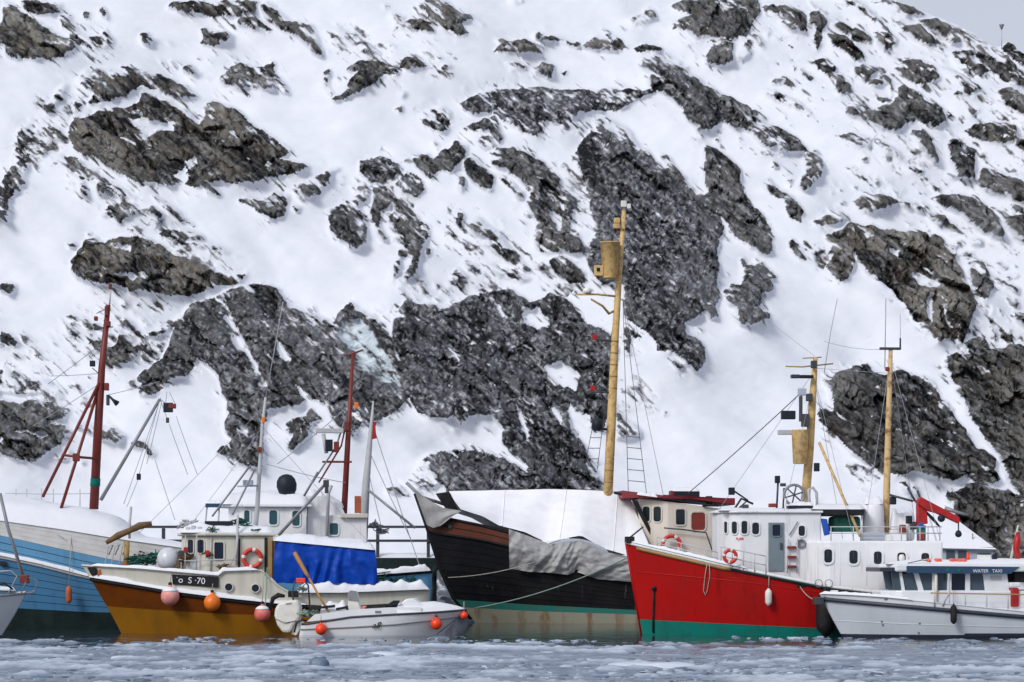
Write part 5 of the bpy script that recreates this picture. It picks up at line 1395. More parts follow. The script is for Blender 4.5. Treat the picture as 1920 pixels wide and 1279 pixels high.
# buoys along the rail
buoy("buoy", "pink round buoy hanging furthest forward on the ochre boat", b.w(b.at(319, 1118, -1.66)), .32, "pink_buoy", "buoys hung on the ochre boat", line=b.w(b.at(322, 1070, -1.35)), snow=True)
buoy("buoy", "amber orange round buoy hanging amidships on the ochre boat", b.w(b.at(398, 1130, -1.78)), .29, "amber_buoy", "buoys hung on the ochre boat", line=b.w(b.at(400, 1080, -1.5)))
buoy("buoy", "coral red round buoy hanging beside the outboard motor", b.w(b.at(492, 1151, -1.9)), .285, "coral_buoy", "buoys hung on the ochre boat", line=b.w(b.at(495, 1066, -1.7)), snow=True)
pbox(b, "stern_light", 540, 1108, 560, 1120, -1.9, .1, "black_rubber", e)
# blue tarpaulin over the after deck
V, Fc = [], []; nx, ny = 90, 24
TL, TR, BR, BL = b.at(516, 1014, -1.6), b.at(704, 1032, -1.6), b.at(709, 1096, -1.6), b.at(511, 1093, -1.6)
for j in range(ny + 1):
    v = j / ny
    for i in range(nx + 1):
        u = i / nx; c = TL.lerp(TR, u).lerp(BL.lerp(BR, u), v)
        fold = (.07 * math.sin(u * 46 + 2.2 * math.sin(v * 3 + u * 9)) + .05 * math.sin(u * 21 + 1.3 - v * 2.5)) * (.25 + .9 * v) + .10 * (float(fbm(np.array([u * 9]), np.array([v * 4]), 44, 3)[0]) - .5)
        bulge = -.05 * math.sin(math.pi * v)
        ragged = .05 * (float(fbm(np.array([u * 22]), np.array([3.0]), 45, 2)[0]) - .5) * (v > .95)
        V.append(c + Vector((0, fold + bulge, ragged)))
k = nx + 1
for j in range(ny):
    for i in range(nx): Fc.append((j * k + i, j * k + i + 1, (j + 1) * k + i + 1, (j + 1) * k + i))
tp = empty("tarpaulin", b.w((TL.x, -1.6, 0)), b.yaw); tag(tp, "bright blue tarpaulin hung over the ochre boat's after deck", "tarpaulin")
off = Vector((TL.x, -1.6, 0))
mk("side_sheet", [v - off for v in V], Fc, "blue_tarp", tp, True)
rp = [TL, TR, TR + Vector((0, 3.0, 0)), TL + Vector((0, 3.0, 0))]
mk("top_sheet", [v - off + Vector((0, .0, -.01)) for v in rp], [(0, 1, 2, 3)], "blue_tarp", tp)
mk("end_sheet", [v - off for v in (TR, BR, BR + Vector((0, 3, 0)), TR + Vector((0, 3, 0)))], [(0, 1, 2, 3)], "blue_tarp", tp)
snowcap("snow_cap", [v - off for v in (TL + Vector((-.05, -.08, 0)), TR + Vector((.02, -.08, 0)), TR + Vector((0, 3, 0)), TL + Vector((0, 3, 0)))], .26, tp, 14, 40, 12)

# ------------------------------------------------------------------ small white motor boat in front, bow to the right
b = Boat("motor_boat", "small open white motor boat with outboard engine and orange buoys", "motor boat", 700, 94.2, -3)
e = b.e; rub = [(874, 1144), (820, 1148), (740, 1152), (660, 1157), (575, 1170)]
H = Hull(b, [(874, 1144), (852, 1165), (828, 1192)], [(572, 1166), (566, 1193)], rub, .98, se=.5, nd=2.6, nw=1.8, tuck=.1, flare=.3, zmin=-.4)
s1 = [(874, 1156), (740, 1171), (660, 1176), (570, 1180)]
H.band("bottom", -.5, .06, "gelcoat_dull", rows=2); H.band("lower_side", .06, s1, "gelcoat", rows=3); H.band("upper_side", s1, rub, "gelcoat", rows=3, out=.012)
H.rail("stripe", s1, .022, "steel_grey", out=.02); H.rail("rubbing_strake", rub, .035, "dark_steel", out=.02)
H.deck("deck", rub, "gelcoat", drop=.18, t0=.0, t1=1)
V, Fc = [], []; nx, ny = 30, 12                           # foredeck dome
for i in range(nx + 1):
    t = .004 + .40 * i / nx
    for j in range(ny + 1):
        u = j / ny * 2 - 1; z = H.zat(H.curve(rub), t)
        hb = H.half(t, z) - .01
        V.append((H.X(t, z), u * hb, z + .02 + .34 * (1 - abs(u) ** 2.5) * min(1, (i / nx) * 2.2) ** .7))
for i in range(nx):
    for j in range(ny):
        k = ny + 1; Fc.append((i * k + j, i * k + j + 1, (i + 1) * k + j + 1, (i + 1) * k + j))
mk("foredeck", V, Fc, "gelcoat", e, True)
pprism(b, "windscreen", [(742, 1139), (762, 1123), (775, 1122), (800, 1140)], -.55, 1.1, "gelcoat", e, .03)
pprism(b, "screen_pane", [(728, 1132), (738, 1126), (750, 1126), (748, 1132)], -.70, .05, "glass", e)
for a, c in (((630, 1140), (652, 1136)), ((580, 1139), (628, 1134)), ((684, 1139), (722, 1134))):
    pprism(b, "side_coaming", [(a[0], a[1]), (c[0], c[1]), (c[0], c[1] + 5), (a[0], a[1] + 5)], -.75, .08, "black_rubber", e)
pprism(b, "gunwale_panel", [(575, 1166), (590, 1152), (660, 1143), (730, 1139), (790, 1139), (790, 1150), (660, 1157)], -.80, .08, "gelcoat", e)
st = pprism(b, "helm_seat", [(653, 1152), (652, 1112), (656, 1107), (668, 1109), (678, 1150)], -.3, .5, "fender_white", e, .04)
pprism(b, "seat_back", [(653, 1126), (652, 1111), (657, 1107), (669, 1109), (674, 1128)], -.32, .02, "steel_grey", st)
pbox(b, "bailer", 679, 1136, 687, 1150, -.7, .1, "coral_buoy", e); pbox(b, "cleat", 703, 1145, 715, 1150, -.82, .06, "steel_grey", e)
snowcap("thwart_snow", [b.at(600, 1150, -.6), b.at(650, 1146, -.6), b.at(650, 1146, .6), b.at(600, 1150, .6)], .3, e, 15)
ptube(b, "rail_frame", [(556, 1165, -.3), (548, 1112, -.3), (552, 1092, -.3), (570, 1088, -.2), (578, 1098, -.2), (582, 1150, -.2)], .028, "dark_steel")
pbox(b, "throttle_box", 555, 1084, 572, 1093, -.4, .12, "orange_buoy", e); netheap("tangled_line", b, [(566, 1104, -.3, .09), (572, 1150, -.5, .12), (590, 1150, -.5, .1)], "rope_green", 12)
# outboard
ob = pprism(b, "outboard_motor", [(515, 1141), (523, 1130), (545, 1124), (559, 1125), (563, 1140), (562, 1160), (550, 1174), (544, 1187), (530, 1187), (519, 1172), (514, 1155)], -.36, .6, "fender_white", e, .09)
pprism(b, "cowl_panel", [(536, 1131), (547, 1130), (546, 1133), (537, 1134)], -.37, .03, "steel_grey", ob)
pprism(b, "motor_shank", [(548, 1172), (560, 1160), (570, 1168), (556, 1192), (546, 1190)], -.2, .25, "fender_white", e, .03)
pprism(b, "motor_leg", [(560, 1168), (572, 1168), (570, 1200), (563, 1200)], -.1, .18, "black_rubber", e, .03)
ptube(b, "motor_bracket", [(552, 1186, -.35), (556, 1168, -.35), (568, 1162, -.35), (580, 1166, -.35)], .03, "black_rubber")
ptube(b, "motor_seam", [(516, 1160, -.36), (534, 1168, -.40), (556, 1164, -.36)], .016, "steel_grey")
ptube(b, "tow_arch", [(506, 1142, -.1), (512, 1122, -.1), (522, 1116, -.1), (534, 1118, -.1)], [.05, .08, .09, .05], "black_rubber", n=9)
for px, w_ in ((698, 9), (708, 12)):
    pass
tcur = (b.at(707, 1172, -.9).x - H.X(0, .5)) / (H.X(1, .5) - H.X(0, .5)); yl = -H.half(tcur, .5) - .03
lettering("a8", e, b.at(697, 1178, yl), .30, "lettering_black", 0.0, .35, name="hull_mark")
for px, py, r_, lb in ((602, 1180, .19, "orange ball buoy at the motor boat's stern quarter"), (818, 1170, .19, "orange ball buoy hanging at the motor boat's forward side"), (870, 1154, .125, "smallest orange buoy on the motor boat's bow tip")):
    t = max(0, min(1, (b.at(px, py, -.8).x - H.X(0, .5)) / (H.X(1, .5) - H.X(0, .5)))); yl = -H.half(t, .6) - r_ - .02
    buoy("buoy", lb, b.w(b.at(px, py, yl)), r_, "orange_buoy", "orange buoys on the motor boat", line=b.w(b.at(px, py - 26, yl + .12)))
pline(b, "bow_line", (866, 1152, -.1), (818, 1190, -.9), .0, .02, "dark_steel")
# oar leaning in the motor boat
p0, p1 = b.w(b.at(552, 1036, -.2)), b.w(b.at(618, 1152, -.7))
oar = empty("oar", p1); tag(oar, "wooden oar leaning upright from the white motor boat", "oar")
dv_ = p0 - p1
tube("shaft", [Vector((0, 0, 0)), dv_ * .60], .035, "wood", oar, 8)
bl = tubegeo([dv_ * .58, dv_ * .66, dv_ * .97, dv_], [.035, .065, .075, .06], 8); mk("blade", *bl, "wood", oar, True)

# ------------------------------------------------------------------ black wooden cutter under tarpaulins
b = Boat("wooden_cutter", "black hulled wooden cutter with yellow mast and maroon roofed wheelhouse", "ship", 1080, 116.0, 6)
e = b.e
top = [(776, 922), (825, 968), (900, 985), (957, 1000), (1080, 1042), (1200, 1072), (1420, 1090)]
H = Hull(b, [(778, 925), (800, 985), (828, 1072), (850, 1120), (884, 1160), (900, 1178)], [(1442, 1080), (1436, 1172)], top, 2.6, se=.36, nd=2.5, nw=1.5, tuck=.35, flare=.2)
teal = [(800, 1122), (870, 1126), (1000, 1134), (1200, 1144), (1430, 1150)]; boot = [(800, 1134), (870, 1140), (1000, 1146), (1200, 1152), (1430, 1158)]
plk = [(800, 990), (825, 1000), (900, 1012), (957, 1026), (1200, 1092), (1420, 1110)]
ct, cp, cte, cbo = H.curve(top), H.curve(plk), H.curve(teal), H.curve(boot)
H.band("bottom", -.8, boot, "weed_hull", rows=4); H.band("boot_stripe", boot, teal, "teal_old", rows=1)
H.band("side_backing", teal, plk, "black_rubber", out=-.03, rows=3)
for i in range(9):
    H.band("strake", between(cte, cp, (i + .03) / 9), between(cte, cp, (i + .95) / 9), "black_hull", out=.018 * (i % 2), rows=1)
for i in range(2):
    H.band("bulwark_plank", between(cp, ct, (i + .05) / 2), between(cp, ct, (i + .95) / 2), "brown_plank", out=.02 + .012 * i, rows=1)
H.band("bulwark_backing", plk, top, "black_rubber", out=-.02, rows=1)
H.rail("rubbing_strake", plk, .05, "black_hull", out=.05); H.rail("cap_rail", top, .06, "black_hull", out=.02)
H.deck("deck", top, "deck_grey", drop=.3)
c = b.at(849, 978, -1.25); 
hz_ = -.5
for _ in range(6):
    v = b.at(845, 987, hz_); hz_ = -H.half((v.x - H.X(0, v.z)) / (H.X(1, v.z) - H.X(0, v.z)), v.z)
ptube(b, "hawse_pipe", [(845, 987, hz_), (845, 987, hz_ - .06)], .10, "teal_old", n=12)
ptube(b, "stem_post", [(779, 925, 0), (800, 985, 0), (828, 1072, 0), (850, 1120, 0), (884, 1160, 0)], .09, "black_hull", n=8)
# grey wrap on the stem head
V, Fc = [], []; nx, ny = 24, 10
U = [(778, 922), (805, 938), (830, 952), (866, 958)]; L = [(800, 984), (812, 990), (826, 986), (852, 966)]
for j in range(ny + 1):
    for i in range(nx + 1):
        u, v = i / nx, j / ny
        x_ = np.interp(u * 3, range(4), [p[0] for p in U]) * (1 - v) + np.interp(u * 3, range(4), [p[0] for p in L]) * v
        y_ = np.interp(u * 3, range(4), [p[1] for p in U]) * (1 - v) + np.interp(u * 3, range(4), [p[1] for p in L]) * v
        V.append(b.at(float(x_), float(y_), -.30 - 1.25 * u ** 1.0 + .08 * math.sin(v * 9 + u * 8) * (.3 + v * .5)))
for j in range(ny):
    for i in range(nx):
        k = nx + 1; Fc.append((j * k + i, j * k + i + 1, (j + 1) * k + i + 1, (j + 1) * k + i))
mk("stem_wrap", V, Fc, "grey_tarp", e, True)
pprism(b, "companionway", [(820, 925), (842, 922), (860, 958), (838, 952)], -.5, .9, "black_rubber", e)
ptube(b, "bowsprit_stub", [(762, 905, 0), (790, 932, 0), (840, 948, 0)], .07, "steel_grey")
# the white tent tarpaulin, ridge to eaves on both sides
tp = empty("tarpaulin", b.o, b.yaw); tag(tp, "large white tarpaulin pitched like a tent over the black cutter", "tarpaulin")
ridge_ = [(842, 921), (940, 919), (1040, 917), (1152, 921), (1182, 934)]
eave = [(864, 955), (905, 968), (935, 985), (985, 998), (1022, 1016), (1090, 1004), (1130, 1028), (1180, 1042), (1224, 1038)]
def poly(pts, u):
    d = np.linspace(0, 1, len(pts)); return float(np.interp(u, d, [p[0] for p in pts])), float(np.interp(u, d, [p[1] for p in pts]))
V, Fc = [], []; nx, ny = 60, 14
for sd in (-1, 1):
    o_ = len(V)
    for j in range(ny + 1):
        v = j / ny
        for i in range(nx + 1):
            u = i / nx; a = b.at(*poly(ridge_, u), 0.0); c = b.at(*poly(eave, u), -2.35 - .1 * math.sin(u * 3))
            p_ = a.lerp(c, v); p_.z -= .05 * math.sin(math.pi * v) * (1 + .5 * math.sin(u * 19)); p_.y -= .02 * math.sin(u * 33 + v * 3)
            if sd > 0: p_ = Vector((p_.x, -p_.y, p_.z))
            V.append(p_)
    for j in range(ny):
        for i in range(nx):
            k = nx + 1; Fc.append((o_ + j * k + i, o_ + j * k + i + 1, o_ + (j + 1) * k + i + 1, o_ + (j + 1) * k + i))
mk("tent_sheet", V, Fc, "white_tarp", tp, True)
tube("ridge_pole", [b.at(838, 924, 0), b.at(1190, 936, 0)], .05, "wood_rail", tp)
for u in (.28, .55, .8):
    aa = [Vector(V[j * (nx + 1) + int(u * nx)]) + Vector((0, -.012, .012)) for j in range(ny + 1)]
    tube("seam", aa, .012, "white_tarp", tp, 5)
# grey tarpaulin bunched along the rail
tg = empty("tarpaulin", b.o, b.yaw); tag(tg, "crumpled grey plastic tarpaulin bunched along the black cutter's rail", "tarpaulin")
U = [(954, 992), (985, 1003), (1030, 1020), (1060, 1018), (1090, 1012), (1130, 1034), (1192, 1046)]
L = [(955, 1066), (990, 1072), (1030, 1074), (1065, 1078), (1080, 1072), (1120, 1086), (1195, 1092)]
V, Fc = [], []; nx, ny = 110, 30
for j in range(ny + 1):
    for i in range(nx + 1):
        u, v = i / nx, j / ny
        xa_, ya_ = poly(U, u); xb2, yb2 = poly(L, u)
        yy = ya_ + (yb2 - ya_) * v; xx = xa_ + (xb2 - xa_) * v
        w_ = u * 26 + 2.6 * v + 1.8 * math.sin(v * 4 + u * 11)
        y_ = -2.62 + .10 * math.sin(w_ * .8) * (.4 + .6 * v) + .035 * math.sin(w_ * 2.1 + 1) + .20 * (float(fbm(np.array([u * 16 + v * 3]), np.array([v * 5 - u * 2]), 48, 3)[0]) - .5) - .22 * math.sin(math.pi * v)
        V.append(b.at(xx, yy, y_))
for j in range(ny):
    for i in range(nx):
        k = nx + 1; Fc.append((j * k + i, j * k + i + 1, (j + 1) * k + i + 1, (j + 1) * k + i))
mk("sheet", V, Fc, "grey_tarp", tg, True)
V = [b.at(1022, 1018, -2.3), b.at(1060, 1004, -2.1), b.at(1100, 1008, -2.1), b.at(1140, 1034, -2.3)]
dome = []
for i in range(25):
    u = i / 24; x_ = 1022 + 120 * u; h_ = 20 * math.sin(math.pi * u) ** .8 
    dome.append((x_, 1030 + 8 * u - h_ - 4))
pprism(b, "covered_bundle", dome + [(1140, 1050), (1022, 1034)], -2.5, .9, "wall_bluegrey", tg, .12)
# mast of the cutter
ms_ = ptube(b, "mast", [(1139, 940, 0), (1146, 800, 0), (1153, 640, 0), (1162, 500, 0), (1170, 395, 0)], [.20, .19, .155, .115, .085], "mast_yellow", n=14)
for yy in range(640, 915, 22):
    xx = np.interp(yy, [640, 800, 940], [1153, 1146, 1139]); ptube(b, "mast_band", [(xx, yy + 1.6, 0), (xx + .1, yy - 1.6, 0)], np.interp(yy, [640, 940], [.162, .206]), "wood_rail", ms_, 14)
nest = b.at(1144, 522, -.35); nt = b.at(1141, 454, -.35)
cn = mk("crows_nest", *lathegeo([(.29, 0), (.30, .02), (.40, nt.z - nest.z - .05), (.43, nt.z - nest.z - .04), (.43, nt.z - nest.z), (.37, nt.z - nest.z), (.28, .1), (.01, .1)], 26), "mast_yellow", ms_, True, loc=nest)
pbox(b, "nest_box", 1115, 497, 1131, 517, -.5, .25, "mast_yellow", ms_); pbox(b, "box_opening", 1119, 502, 1125, 509, -.515, .02, "black_rubber", ms_, .0)
for x0, y0, x1, y1 in ((1152, 408, 1163, 418), (1151, 419, 1162, 428), (1166, 414, 1172, 430)): pbox(b, "lamp", x0, y0, x1, y1, -.2, .2, "mast_yellow", ms_)
ptube(b, "lamp_bracket", [(1156, 440, -.1), (1163, 438, 0)], .03, "mast_red", ms_); pbox(b, "masthead_lamp", 1165, 376, 1175, 388, -.1, .18, "lamp_white", ms_); pbox(b, "masthead_lamp", 1176, 382, 1183, 391, -.1, .14, "lamp_white", ms_)
ptube(b, "crossarm", [(1083, 552, -.6), (1120, 552, -.3), (1156, 556, 0)], .045, "mast_yellow", ms_); ptube(b, "crossarm_brace", [(1108, 561, -.4), (1130, 574, -.25), (1142, 588, -.1), (1152, 583, 0)], [.04, .05, .06, .05], "wood_rail", ms_)
mk("radar_dome", *lathegeo([(.16, 0), (.19, .06), (.17, .16), (.1, .22), (.01, .24)], 18), "lamp_white", ms_, True, loc=b.at(1101, 550, -.45))
pbox(b, "lamp", 1110, 627, 1119, 637, -.3, .15, "crane_red", ms_); ptube(b, "lamp_arm", [(1113, 636, -.25), (1150, 640, 0)], .03, "dark_steel", ms_)
pbox(b, "lamp", 1107, 723, 1116, 733, -.3, .15, "crane_red", ms_); ptube(b, "lamp_arm", [(1109, 735, -.25), (1148, 736, 0)], .03, "dark_steel", ms_)
mk("siren", *lathegeo([(.12, 0), (.2, .08), (.23, .25), (.22, .45), (.12, .5)], 16), "hood_black", ms_, True, loc=b.at(1120, 808, -.3)); ptube(b, "siren_arm", [(1118, 803, -.2), (1144, 806, 0)], .05, "hood_black", ms_)
# shrouds with ratlines
def ratlines(b, foot_a, foot_b, headp, n, y0, name):
    A1, B1, T1 = b.at(*foot_a), b.at(*foot_b), b.at(*headp); geos = [tubegeo([A1, T1], .013, 4), tubegeo([B1, T1], .013, 4)]
    for i in range(1, n):
        t = i * y0 / n; geos.append(tubegeo([A1.lerp(T1, t), B1.lerp(T1, t)], .015, 4))
    return mk(name, *join(*geos), "wire", b.e, True)
ratlines(b, (1178, 922, -2.0), (1212, 925, -2.0), (1168, 560, 0), 6, .34, "shroud"); ratlines(b, (1095, 880, 1.8), (1120, 880, 1.8), (1160, 560, 0), 4, .25, "shroud")
pline(b, "stay", (1168, 560, 0), (1245, 935, -1.5), 0, .012, "wire_pale"); pline(b, "stay", (1168, 520, 0), (1200, 640, 0), 0, .008, "wire_pale")
# wheelhouse, cream with maroon roof
zb = b.at(1250, 1075, -1.7).z; yw_ = -1.75
x0, x1, x2 = b.at(1200, 1000, -1.2).x, b.at(1252, 1000, yw_).x, b.at(1372, 1000, yw_).x
zr1, zr2 = b.at(1200, 934, -1.5).z, b.at(1370, 957, -1.5).z
slp = lambda x: (x - x0) / (x2 - x0) * (zr2 - zr1)
wh = prism("wheelhouse", [(x0, -1.0), (x1, yw_), (x2, yw_), (x2, -yw_), (x1, -yw_), (x0, 1.0)], zb, zr1, "cream_warm", e, .03, 0, slp)
xo = b.at(1168, 922, -1.4).x
prism("roof", [(xo, -1.2), (x1 - .2, yw_ - .2), (x2 + .1, yw_ - .2), (x2 + .1, -yw_ + .2), (x1 - .2, -yw_ + .2), (xo, 1.2)], zr1 + .0, zr1 + .22, "maroon", e, .02, 0, slp)
nf = Vector((-(1.75 - 1.0), -(x1 - x0), 0)).normalized(); pf = (x0, -1.0, 0)
for r_ in ((1206, 950, 1219, 978), (1226, 950, 1240, 978)): window(b, wh, r_, pf, nf, "cream", "glass", .3, .05)
for r_, g_ in (((1267, 955, 1284, 984), "glass"), ((1296, 961, 1322, 994), "rust_red")): window(b, wh, r_, (0, yw_, 0), (0, 1, 0), "cream", g_, .2, .06)
pprism(b, "windscreen_wing", [(1184, 936), (1196, 940), (1226, 1004), (1222, 1008)], -1.3, .1, "black_rubber", e)
snowcap("roof_snow", [b.at(1194, 928, -1.6), b.at(1234, 933, -1.9), b.at(1234, 933, -1.2), b.at(1194, 928, -1.0)], .15, e, 21)
pbox(b, "liferaft_box", 1264, 921, 1312, 934, -1.3, .6, "hood_black", e); pbox(b, "raft_end", 1258, 920, 1264, 934, -1.3, .6, "maroon", e); snowcap("raft_snow", [b.at(1260, 921, -1.3), b.at(1311, 921, -1.3), b.at(1311, 921, -.7), b.at(1260, 921, -.7)], .14, e, 22)
pbox(b, "vent", 1325, 930, 1336, 945, -1.2, .3, "dark_steel", e); pbox(b, "roof_rail", 1318, 946, 1346, 950, -1.9, .2, "black_rubber", e)
ptube(b, "awning_bar", [(1152, 924, -.8), (1196, 934, -1.4)], .06, "black_rubber")
ptube(b, "wash_rail", [(1245, 990, -2.0), (1280, 993, -2.0), (1324, 999, -2.0), (1338, 1040, -2.0), (1350, 1055, -2.0)], .03, "dark_steel")
lifering("life_ring", "orange red life ring leaning on the black cutter's cream wheelhouse", b.w(b.at(1259, 1022, -2.1)), .36, .08, 0.5, b.yaw)

# ------------------------------------------------------------------ red hulled ship
b = Boat("trawler", "red hulled trawler with white superstructure, green boot stripe and red crane", "ship", 1480, 97.0, 4)
e = b.e; rcut = b
sheer = [(1168, 1010), (1190, 1018), (1250, 1034), (1350, 1059), (1450, 1080), (1550, 1100), (1660, 1113), (1760, 1120), (1960, 1118)]
H = Hull(b, [(1173, 1013), (1185, 1085), (1203, 1187), (1205, 1197)], [(1972, 1080), (1960, 1195)], sheer, 2.5, se=.38, nd=2.3, nw=1.5, tuck=.3, flare=.22)
boot = [(1195, 1163), (1300, 1167), (1530, 1177), (1960, 1184)]
H.band("bottom", -.8, boot, "teal", rows=3); H.band("topsides", boot, sheer, "red_hull", rows=8)
kn = [(1190, 1072), (1260, 1078), (1400, 1092), (1540, 1112)]
H.rail("knuckle", kn, .025, "red_hull", out=-.012, t0=.01, t1=.45)
H.rail("cap_rail", sheer, .055, "white_paint", out=.01); H.rail("rubbing_strake", sheer, .04, "bottom_dark", out=.03, dz=-.09, t0=.2)
H.band("wood_rail", [(1185, 1026), (1250, 1043), (1348, 1067), (1360, 1070)], [(1185, 1020), (1250, 1037), (1348, 1061), (1360, 1064)], "wood_rail", out=.03, rows=1, t0=.02, t1=.215, sides=(-1,), thick=.03)
H.deck("deck", sheer, "deck_grey", drop=.55); H.snow("rail_snow", sheer, .10, .10, .01, .25, seed=31, dz=.05)
ptube(b, "stem_bar", [(1174, 1014, 0), (1186, 1085, 0), (1204, 1190, 0)], .06, "red_hull", n=8)
# bulwark stanchion rail on the fore deck
zz = lambda px: np.interp(px, [p[0] for p in sheer], [p[1] for p in sheer])
yy = lambda px: -H.half(max(0, min(1, (b.at(px, 1060, -2).x - H.X(0, 2.6)) / (H.X(1, 2.6) - H.X(0, 2.6)))), 2.6)
def rails(x0, x1, n, h, mid=True):
    pts = [x0 + (x1 - x0) * i / n for i in range(n + 1)]
    for px in pts: ptube(b, "stanchion", [(px, zz(px), yy(px)), (px, zz(px) - h, yy(px))], .018, "pale_grey")
    for hh in ((h, h * .5) if mid else (h,)):
        ptube(b, "guard_rail", [(px, zz(px) - hh, yy(px)) for px in pts], .018, "pale_grey")
rails(1232, 1345, 5, 22); rails(1352, 1436, 4, 34)
ptube(b, "bow_stay", [(1176, 1012, 0), (1206, 988, .1)], .03, "dark_steel"); pbox(b, "fairlead", 1174, 1006, 1190, 1018, -.3, .5, "black_rubber", e)
# forward deckhouse
ywh = -1.65; zb = b.at(1400, 1085, ywh).z; zt_ = b.at(1400, 962, ywh).z
x0, x1, x2 = b.at(1346, 1000, -.8).x, b.at(1388, 1000, ywh).x, b.at(1540, 1000, ywh).x
plan = [(x0, -.55), (x0 + .12, -1.0), (x0 + .38, -1.4), (x1, ywh), (x2, ywh), (x2, -ywh), (x1, -ywh), (x0 + .38, 1.4), (x0, .55)]
dh = prism("deckhouse", plan, zb - .5, zt_, "white_paint", e, .05)
prism("deckhouse_roof", [(x0 - .1, -.6), (x0 + .3, -1.5), (x1 - .1, ywh - .1), (x2 + .05, ywh - .1), (x2 + .05, -ywh + .1), (x1 - .1, -ywh + .1), (x0 - .1, .6)], zt_ + .003, zt_ + .08, "white_paint", e, .03)
snowcap("roof_snow", [(x0, -1.5, zt_ + .08), (x2, -1.6, zt_ + .08), (x2, 1.6, zt_ + .08), (x0, 1.5, zt_ + .08)], .12, e, 33)
n1 = Vector((-.4, -.26, 0)).normalized(); n2 = Vector((-(1.65 - 1.4), -(x1 - x0 - .38), 0)).normalized()
window(b, dh, (1359, 978, 1365, 1000), (x0 + .38, -1.4, 0), n1, "white_paint", "glass", .35, .035)
window(b, dh, (1373, 978, 1383, 1001), (x0 + .38, -1.4, 0), n2, "white_paint", "glass", .35, .04)
for r_ in ((1390, 977, 1401, 1001), (1410, 980, 1423, 1002), (1497, 986, 1509, 1005)): window(b, dh, r_, (0, ywh, 0), (0, 1, 0), "white_paint", "glass", .35, .045)
door = pbox(b, "door", 1441, 980, 1470, 1071, ywh - .05, .06, "door_grey", dh, .01); window(b, door, (1448, 984, 1463, 1005), (0, ywh - .05, 0), (0, 1, 0), "door_grey", "glass_navy", .15, .03)
pbox(b, "handle", 1463, 1018, 1467, 1030, ywh - .1, .05, "dark_steel", door, .005)
for yq in (1024, 1042, 1060): pbox(b, "ladder_rung", 1477, yq, 1493, yq + 5, ywh - .16, .15, "rust_red", dh, .01)
ptube(b, "ladder_rail", [(1476, 1075, ywh - .1), (1478, 1010, ywh - .1)], .02, "pale_grey"); ptube(b, "ladder_rail", [(1494, 1075, ywh - .1), (1495, 1010, ywh - .1)], .02, "pale_grey")
pr = mk("porthole", *lathegeo([(.16, .03), (.16, -.03), (.1, -.03), (.1, .0)], 18, 'Y'), "steel_grey", dh, True, loc=b.at(1502, 1019, ywh - .03))
ptube(b, "wiper_arm", [(1480, 1004, ywh - .06), (1496, 978, ywh - .06)], .02, "steel_grey")
for i, px in enumerate((1363, 1380, 1386)): pbox(b, "red_mark", px, 1008, px + (8 if i != 1 else 4), 1012, ywh - .015 + .0, .01, "coral_buoy", dh, 0) if px > 1375 else None
lifering("life_ring", "dark red and white life ring on the trawler's foredeck rail", b.w(b.at(1369, 1043, -2.45)), .20, .06, 0.2, b.yaw)
# after superstructure with rounded front
ya = -2.2; zt2 = b.at(1600, 1014, ya).z; zb2 = b.at(1600, 1120, ya).z
xa_, xb2 = b.at(1506, 1050, -1.6).x, b.at(1768, 1050, ya).x
plan = [(xa_, -1.2), (xa_ + .1, -1.7), (xa_ + .4, -2.05), (xa_ + .8, ya), (xb2, ya), (xb2, -ya), (xa_ + .8, -ya), (xa_ + .1, 1.7), (xa_, 1.2)]
ah = prism("after_house", plan, zb2 - .3, zt2, "white_paint", e, .06)
for r_ in ((1545, 1030, 1560, 1055), (1592, 1032, 1608, 1057), (1638, 1034, 1653, 1058), (1682, 1036, 1698, 1056), (1727, 1037, 1742, 1057)):
    w_ = window(b, ah, r_, (0, ya, 0), (0, 1, 0), "white_paint", "glass", .35, .07)
    c = ((r_[0] + r_[2]) / 2, r_[1]); ptube(b, "glazing_bar", [(c[0], r_[1] + 1, ya - .02), (c[0], r_[3] - 1, ya - .02)], .012, "dark_steel", w_, 5)
for px in (1528, 1575, 1625, 1710): ptube(b, "weld_seam", [(px, 1016, ya - .003), (px, 1098, ya - .003)], .008, "white_paint", ah, 5)
# upper deck: rails, funnel, awning, gear
for px in (1558, 1600, 1690, 1705, 1725, 1740, 1762): ptube(b, "stanchion", [(px, 1014, ya + .1), (px, 988, ya + .1)], .02, "pale_grey")
for py in (988, 1000): ptube(b, "guard_rail", [(1556, py, ya + .1), (1766, py, ya + .1)], .018, "pale_grey")
pbox(b, "awning", 1522, 955, 1620, 966, -1.6, 3.0, "black_rubber", e); snowcap("awning_snow", [b.at(1522, 955, -1.6), b.at(1622, 955, -1.6), b.at(1622, 955, 1.2), b.at(1522, 955, 1.2)], .18, e, 41)
for px in (1526, 1616): ptube(b, "awning_post", [(px, 966, -1.4), (px, 1012, -1.4)], .03, "white_paint")
pbox(b, "winch_cover", 1562, 968, 1614, 997, -1.2, 1.0, "net_green", e, .1)
fn = b.at(1636, 1014, -.6); fz = b.at(1636, 946, -.6).z - fn.z
mk("funnel", *lathegeo([(.42, 0), (.38, fz * .95), (.34, fz), (.3, fz), (.3, fz - .1)], 24), "white_paint", e, True, loc=fn)
snowcap("funnel_snow", [fn + Vector((-.3, -.3, fz)), fn + Vector((.3, -.3, fz)), fn + Vector((.3, .3, fz)), fn + Vector((-.3, .3, fz))], .22, e, 42)
pprism(b, "blue_cloth", [(1539, 972), (1551, 973), (1557, 1002), (1546, 1005)], -1.9, .12, "blue_cloth", e, .03)
pbox(b, "grey_box", 1619, 1000, 1659, 1011, -2.0, .3, "wall_bluegrey", e); pbox(b, "deck_locker", 1662, 1002, 1700, 1014, -1.2, .8, "white_paint", e)
